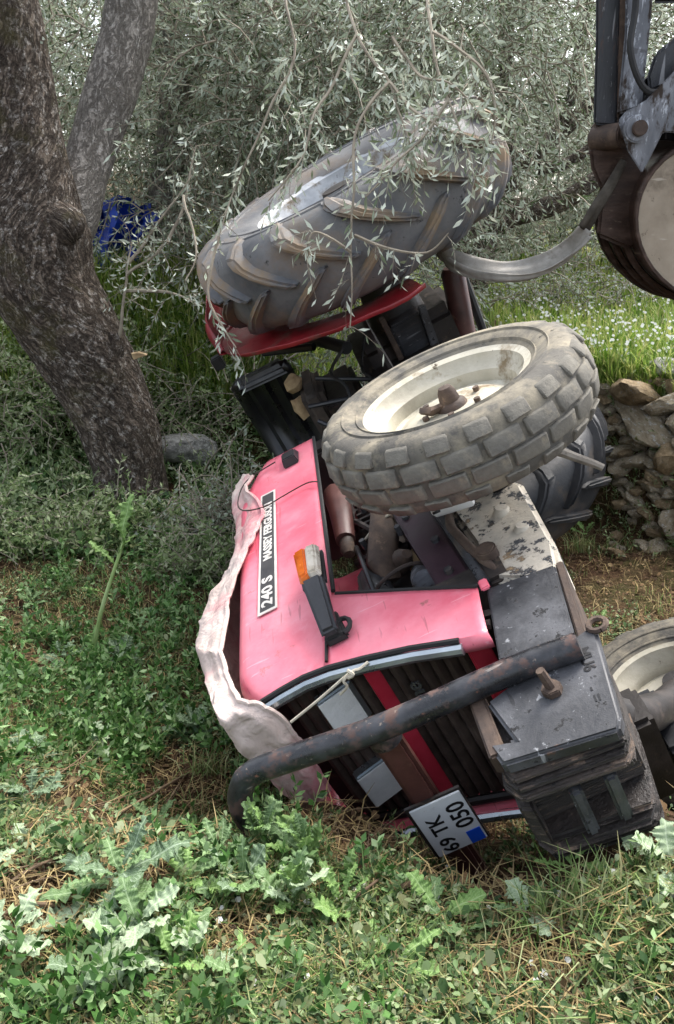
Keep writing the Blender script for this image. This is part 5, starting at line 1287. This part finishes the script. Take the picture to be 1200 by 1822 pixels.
def leaf_proto(kind, i):
    if (kind, i) not in LEAF:
        V, F, UV = thistle_leaf(i * 13 + 5, (3.2, 4.3, 3.7, 5.1, 2.6, 4.8, 3.4)[i], (.38, .5, .45, .55, .3, .6, .5)[i], (.2, .32, .1, .4, .25, .15, .45)[i], ((.36, .32, .4, .3, .44, .28, .34) if kind in ('thpale', 'thvar') else (.27, .22, .3, .24, .33, .2, .26))[i]); o = np_obj('leaf', V, F, M[kind], None, True, UV); LEAF[(kind, i)] = o.data; bpy.data.objects.remove(o)
    return LEAF[(kind, i)]
def thistle(base, specs, label, kinds, group=None, stem=None, name='milk_thistle'):
    if max(q[2] for q in specs) > .11 and not stem:
        specs = [(a, e, l * .78) for a, e, l in specs] + [(a + .55 + .3 * math.sin(i * 3), e + .35, l * .55) for i, (a, e, l) in enumerate(specs)]
    """specs: (azimuth, elevation, length) per leaf"""
    t_ = empty(name, base); tag(t_, label, 'thistle', group)
    for i, (az, el, ln_) in enumerate(specs):
        o = obj('leaf', leaf_proto(kinds[i % len(kinds)], (i * 5 + int(ln_ * 1000)) % 7), None, t_)
        o.rotation_euler = (rnd.uniform(-.35, .35), -el, az); o.scale = (ln_, ln_ * rnd.uniform(.85, 1.25), ln_)
        o.location = (.008 * math.cos(az), .008 * math.sin(az), .012 + .004 * i)
    if stem: obj('stem', G().tube([p - base for p in smooth_path(stem, 4)], [.009 - .005 * k / (len(stem) * 4) for k in range(len(smooth_path(stem, 4)))], 7), M['thst'], t_)
    return t_
def rosette(u, v, size, n, label, kinds, el=(.05, .5), group=None):
    b = gp(u, v); a0 = rnd.uniform(0, 6.28)
    return thistle(b, [(a0 + 6.28 * i / n + rnd.uniform(-.3, .3), rnd.uniform(*el), size * rnd.uniform(.75, 1.2)) for i in range(n)], label, kinds, group)
pale, green, var, bright = ['thpale'], ['thgreen'], ['thvar'], ['thbright']
D2 = math.radians
thistle(gp(245, 1280), [(D2(20), .15, .15), (D2(150), .3, .08)], 'single broad pale thistle leaf left of the canvas cover', pale)
thistle(gp(150, 1330), [(D2(200), .25, .10), (D2(-40), .12, .15), (D2(-10), .2, .10), (D2(60), .3, .09)], 'pale thistle with spread leaves just below the single broad leaf', pale)
thistle(gp(250, 1690), [(D2(160), .15, .15), (D2(20), .2, .14), (D2(-60), .3, .12), (D2(240), .2, .15), (D2(100), .35, .12), (D2(-20), .15, .13)], 'large pale milky thistle spreading at the bottom left', pale + ['thgreen', 'thpale'])
thistle(gp(310, 1745), [(D2(10), .2, .13), (D2(-70), .2, .12), (D2(190), .15, .14), (D2(80), .4, .1)], 'pale thistle overlapping the large one at the bottom', ['thpale', 'thbright'])
thistle(gp(180, 1745), [(D2(170), .1, .13), (D2(60), .4, .12), (D2(250), .2, .12)], 'dark variegated thistle beneath the large pale one', var)
rosette(30, 1690, .12, 4, 'pale thistle at the left edge near the bottom', pale)
rosette(50, 1365, .11, 5, 'blue green veined thistle at the left edge, upper of two', var)
rosette(60, 1440, .10, 5, 'blue green veined thistle at the left edge, lower of two', var)
rosette(40, 1530, .07, 5, 'small pale rosette below the two veined thistles', ['thpale', 'thgreen'])
rosette(215, 1185, .12, 5, 'greyish veined thistle under the tall sprouting stalk', var)
rosette(250, 1140, .10, 4, 'dull green thistle leaf beside the tall stalk base', green)
rosette(345, 1310, .12, 5, 'veined thistle tucked against the canvas cover', var, (.2, .8))
rosette(220, 1590, .14, 6, 'dark green spreading thistle in the left foreground', ['thgreen', 'thvar'])
rosette(275, 1485, .10, 5, 'mid green thistle left of the bent guard bar', green, (.2, .7))
rosette(340, 1600, .10, 5, 'fresh thistle between the two pale groups', ['thbright', 'thgreen'], (.1, .8))
rosette(390, 1545, .10, 5, 'low thistle right of the mid green one in the left foreground', green)
rosette(110, 970, .16, 5, 'broad leaved thistle in the weeds left of the hood', green, (.2, .7))
rosette(110, 1180, .10, 4, 'dark thistle on bare soil at the left', var)
rosette(300, 1100, .11, 4, 'dull thistle leaf in shade left of the hood', green)
rosette(60, 1080, .12, 4, 'broad dark thistle by the left edge above the soil patch', green)
# tall thistle stalk
b = gp(163, 1185); top = px(235, 925, b.y + .1)
thistle(b, [(D2(80), 1.1, .12), (D2(180), .7, .1), (D2(0), .6, .1)], 'tall sprouting thistle stalk with a pale upright leaf', bright, stem=[b, b.lerp(px(180, 1090, b.y), 1), px(205, 1010, b.y + .03), px(222, 960, b.y + .06)])
tt = [o for o in bpy.data.objects if o.get('label') == 'tall sprouting thistle stalk with a pale upright leaf'][0]
for (u, v, az, el, ln_) in ((222, 965, D2(60), 1.25, .17), (205, 1005, D2(170), .8, .12), (210, 990, D2(10), .9, .1), (190, 1060, D2(190), .5, .09), (222, 965, D2(140), 1.0, .12)):
    o = obj('leaf', leaf_proto('thbright', 1), None, tt); o.location = px(u, v, b.y + .04) - b; o.rotation_euler = (rnd.uniform(-.4, .4), -el, az); o.scale = (ln_,) * 3
# upright clump in front of the guard bar
for (u, v, n, sz, lab, kd) in ((470, 1535, 9, .105, 'upright jagged thistle right of the bent guard bar', ['thbright', 'thgreen']), (540, 1560, 9, .10, 'tallest fresh thistle in front of the canvas hem', ['thbright', 'thgreen']), (520, 1630, 8, .10, 'big glossy thistle in the centre foreground', ['thgreen', 'thpale', 'thbright']),
                           (610, 1600, 6, .06, 'leafy thistle below the number plate', ['thbright']), (430, 1600, 7, .09, 'grey green thistle left of the big glossy one', ['thgreen', 'thvar']), (610, 1640, 6, .075, 'smaller thistle right of the big glossy one', ['thbright'])):
    rosette(u, v, sz, n, lab, kd, (.35, 1.25))
rosette(780, 1660, .07, 5, 'small thistle in the grass below the weights', ['thbright', 'thgreen'], (.1, .7))
rosette(840, 1570, .07, 5, 'small rosette right below the number plate corner', green, (.1, .6))
rosette(1190, 1560, .10, 4, 'pale thistle leaf at the right edge below the weights', pale)
rosette(1020, 1560, .06, 5, 'small bright rosette under the weight stack', bright)
rosette(940, 1650, .06, 5, 'small pale rosette in the right foreground grass', ['thpale', 'thgreen'])
rosette(820, 1690, .06, 5, 'dull rosette in the centre right foreground', green)
rosette(700, 1740, .07, 5, 'fresh rosette near the bottom centre', bright)
rosette(430, 1760, .07, 5, 'green rosette left of the bottom centre', ['thgreen', 'thbright'])
rosette(1060, 900, .10, 6, 'bright weed at the foot of the stone wall', bright, (.4, 1.2))
rosette(1040, 960, .08, 5, 'drooping weed below the dark rear tyre', bright, (.3, 1.1))
rosette(1070, 1110, .05, 4, 'small weed on the bare soil beside the weights', bright)
# grass tufts
def tuft(u, v, n, h, label, spread=.05):
    b = gp(u, v); t_ = np.array(b) + np.random.default_rng(int(u)).normal(size=(n, 3)) * np.array([spread, spread * .6, 0]); t_[:, 2] = height(t_[:, 0], t_[:, 1])
    r2 = np.random.default_rng(int(v)); az = r2.uniform(0, 6.283, n)
    o = blades('grass_tuft', t_, h * .5, h, .0016, M['grassy'], r2, 1.1); del o['kind']; tag(o, label, 'grass tuft', 'grass tufts', 'stuff')
M['grassy'] = leaf_mat('tuft_blade', ['#4d6a30', '#667f42', '#828f5a', '#9ea57a', '#a39868'], .55, .3)
tuft(1000, 1660, 90, .13, 'long bladed grass tuft left of the mossy brown stone', .06); tuft(1080, 1640, 80, .13, 'long grass tuft directly behind the mossy brown stone', .05)
tuft(1130, 1770, 80, .10, 'grass tuft in the bottom right corner', .07); tuft(930, 1770, 70, .09, 'grass tuft at the bottom right of centre', .07); tuft(760, 1790, 60, .08, 'grass tuft at the bottom centre', .07)
tuft(1030, 985, 70, .16, 'thin grass tuft beside the pale axle plate', .03); tuft(1160, 600, 160, .22, 'tall grass tuft on the terrace edge at the right', .1); tuft(370, 1390, 90, .10, 'fine grass tuft by the bent end of the guard bar', .03)
# sticks
def stick(name, pts, r, mat, label, cat='stick'):
    p = smooth_path(pts, 5); c_ = p[0].copy(); g = G().tube([wob(q, 12, .006) - c_ for q in p], [r * (1 - .55 * i / len(p)) for i in range(len(p))], 8)
    o = obj(name, g, mat, None, M=Matrix.Translation(c_)); tag(o, label, cat)
def gs(u, v, dz=.015): return gp(u, v) + Vector((0, 0, dz))
stick('broken_stick', [px(905, 780, 3.05), px(960, 795, 2.95), px(1010, 808, 2.9), px(1075, 832, 2.85)], .028, M['stick'], 'bleached broken stick wedged between front wheel and dark rear tyre')
for u0, v0, u1, v1, r, lab in ((690, 1610, 830, 1575, .007, 'pale twig lying below the number plate'), (600, 1640, 760, 1530, .003, 'long thin straw leaning in the centre foreground'), (0, 1648, 115, 1630, .007, 'brown twig at the left edge in the lower half'), (100, 1540, 330, 1395, .006, 'long brown stick on bare soil left of the guard bar'),
                               (985, 1500, 1210, 1490, .005, 'straw coloured stem along the foot of the weights'), (1030, 1535, 1130, 1490, .004, 'short dry stem slanting under the weights'), (115, 1350, 160, 1290, .004, 'short dark twig crossing the pale thistle'), (560, 1745, 690, 1760, .004, 'short brown twig at the bottom centre'),
                               (280, 1490, 340, 1380, .003, 'pale upright straw left of the guard bar'), (20, 1590, 110, 1545, .004, 'thin pale twig on the soil at the left')):
    stick('fallen_twig', [gs(u0, v0), gs((u0 + u1) / 2, (v0 + v1) / 2, .03), gs(u1, v1)], r, M['twig'], lab, 'twig')
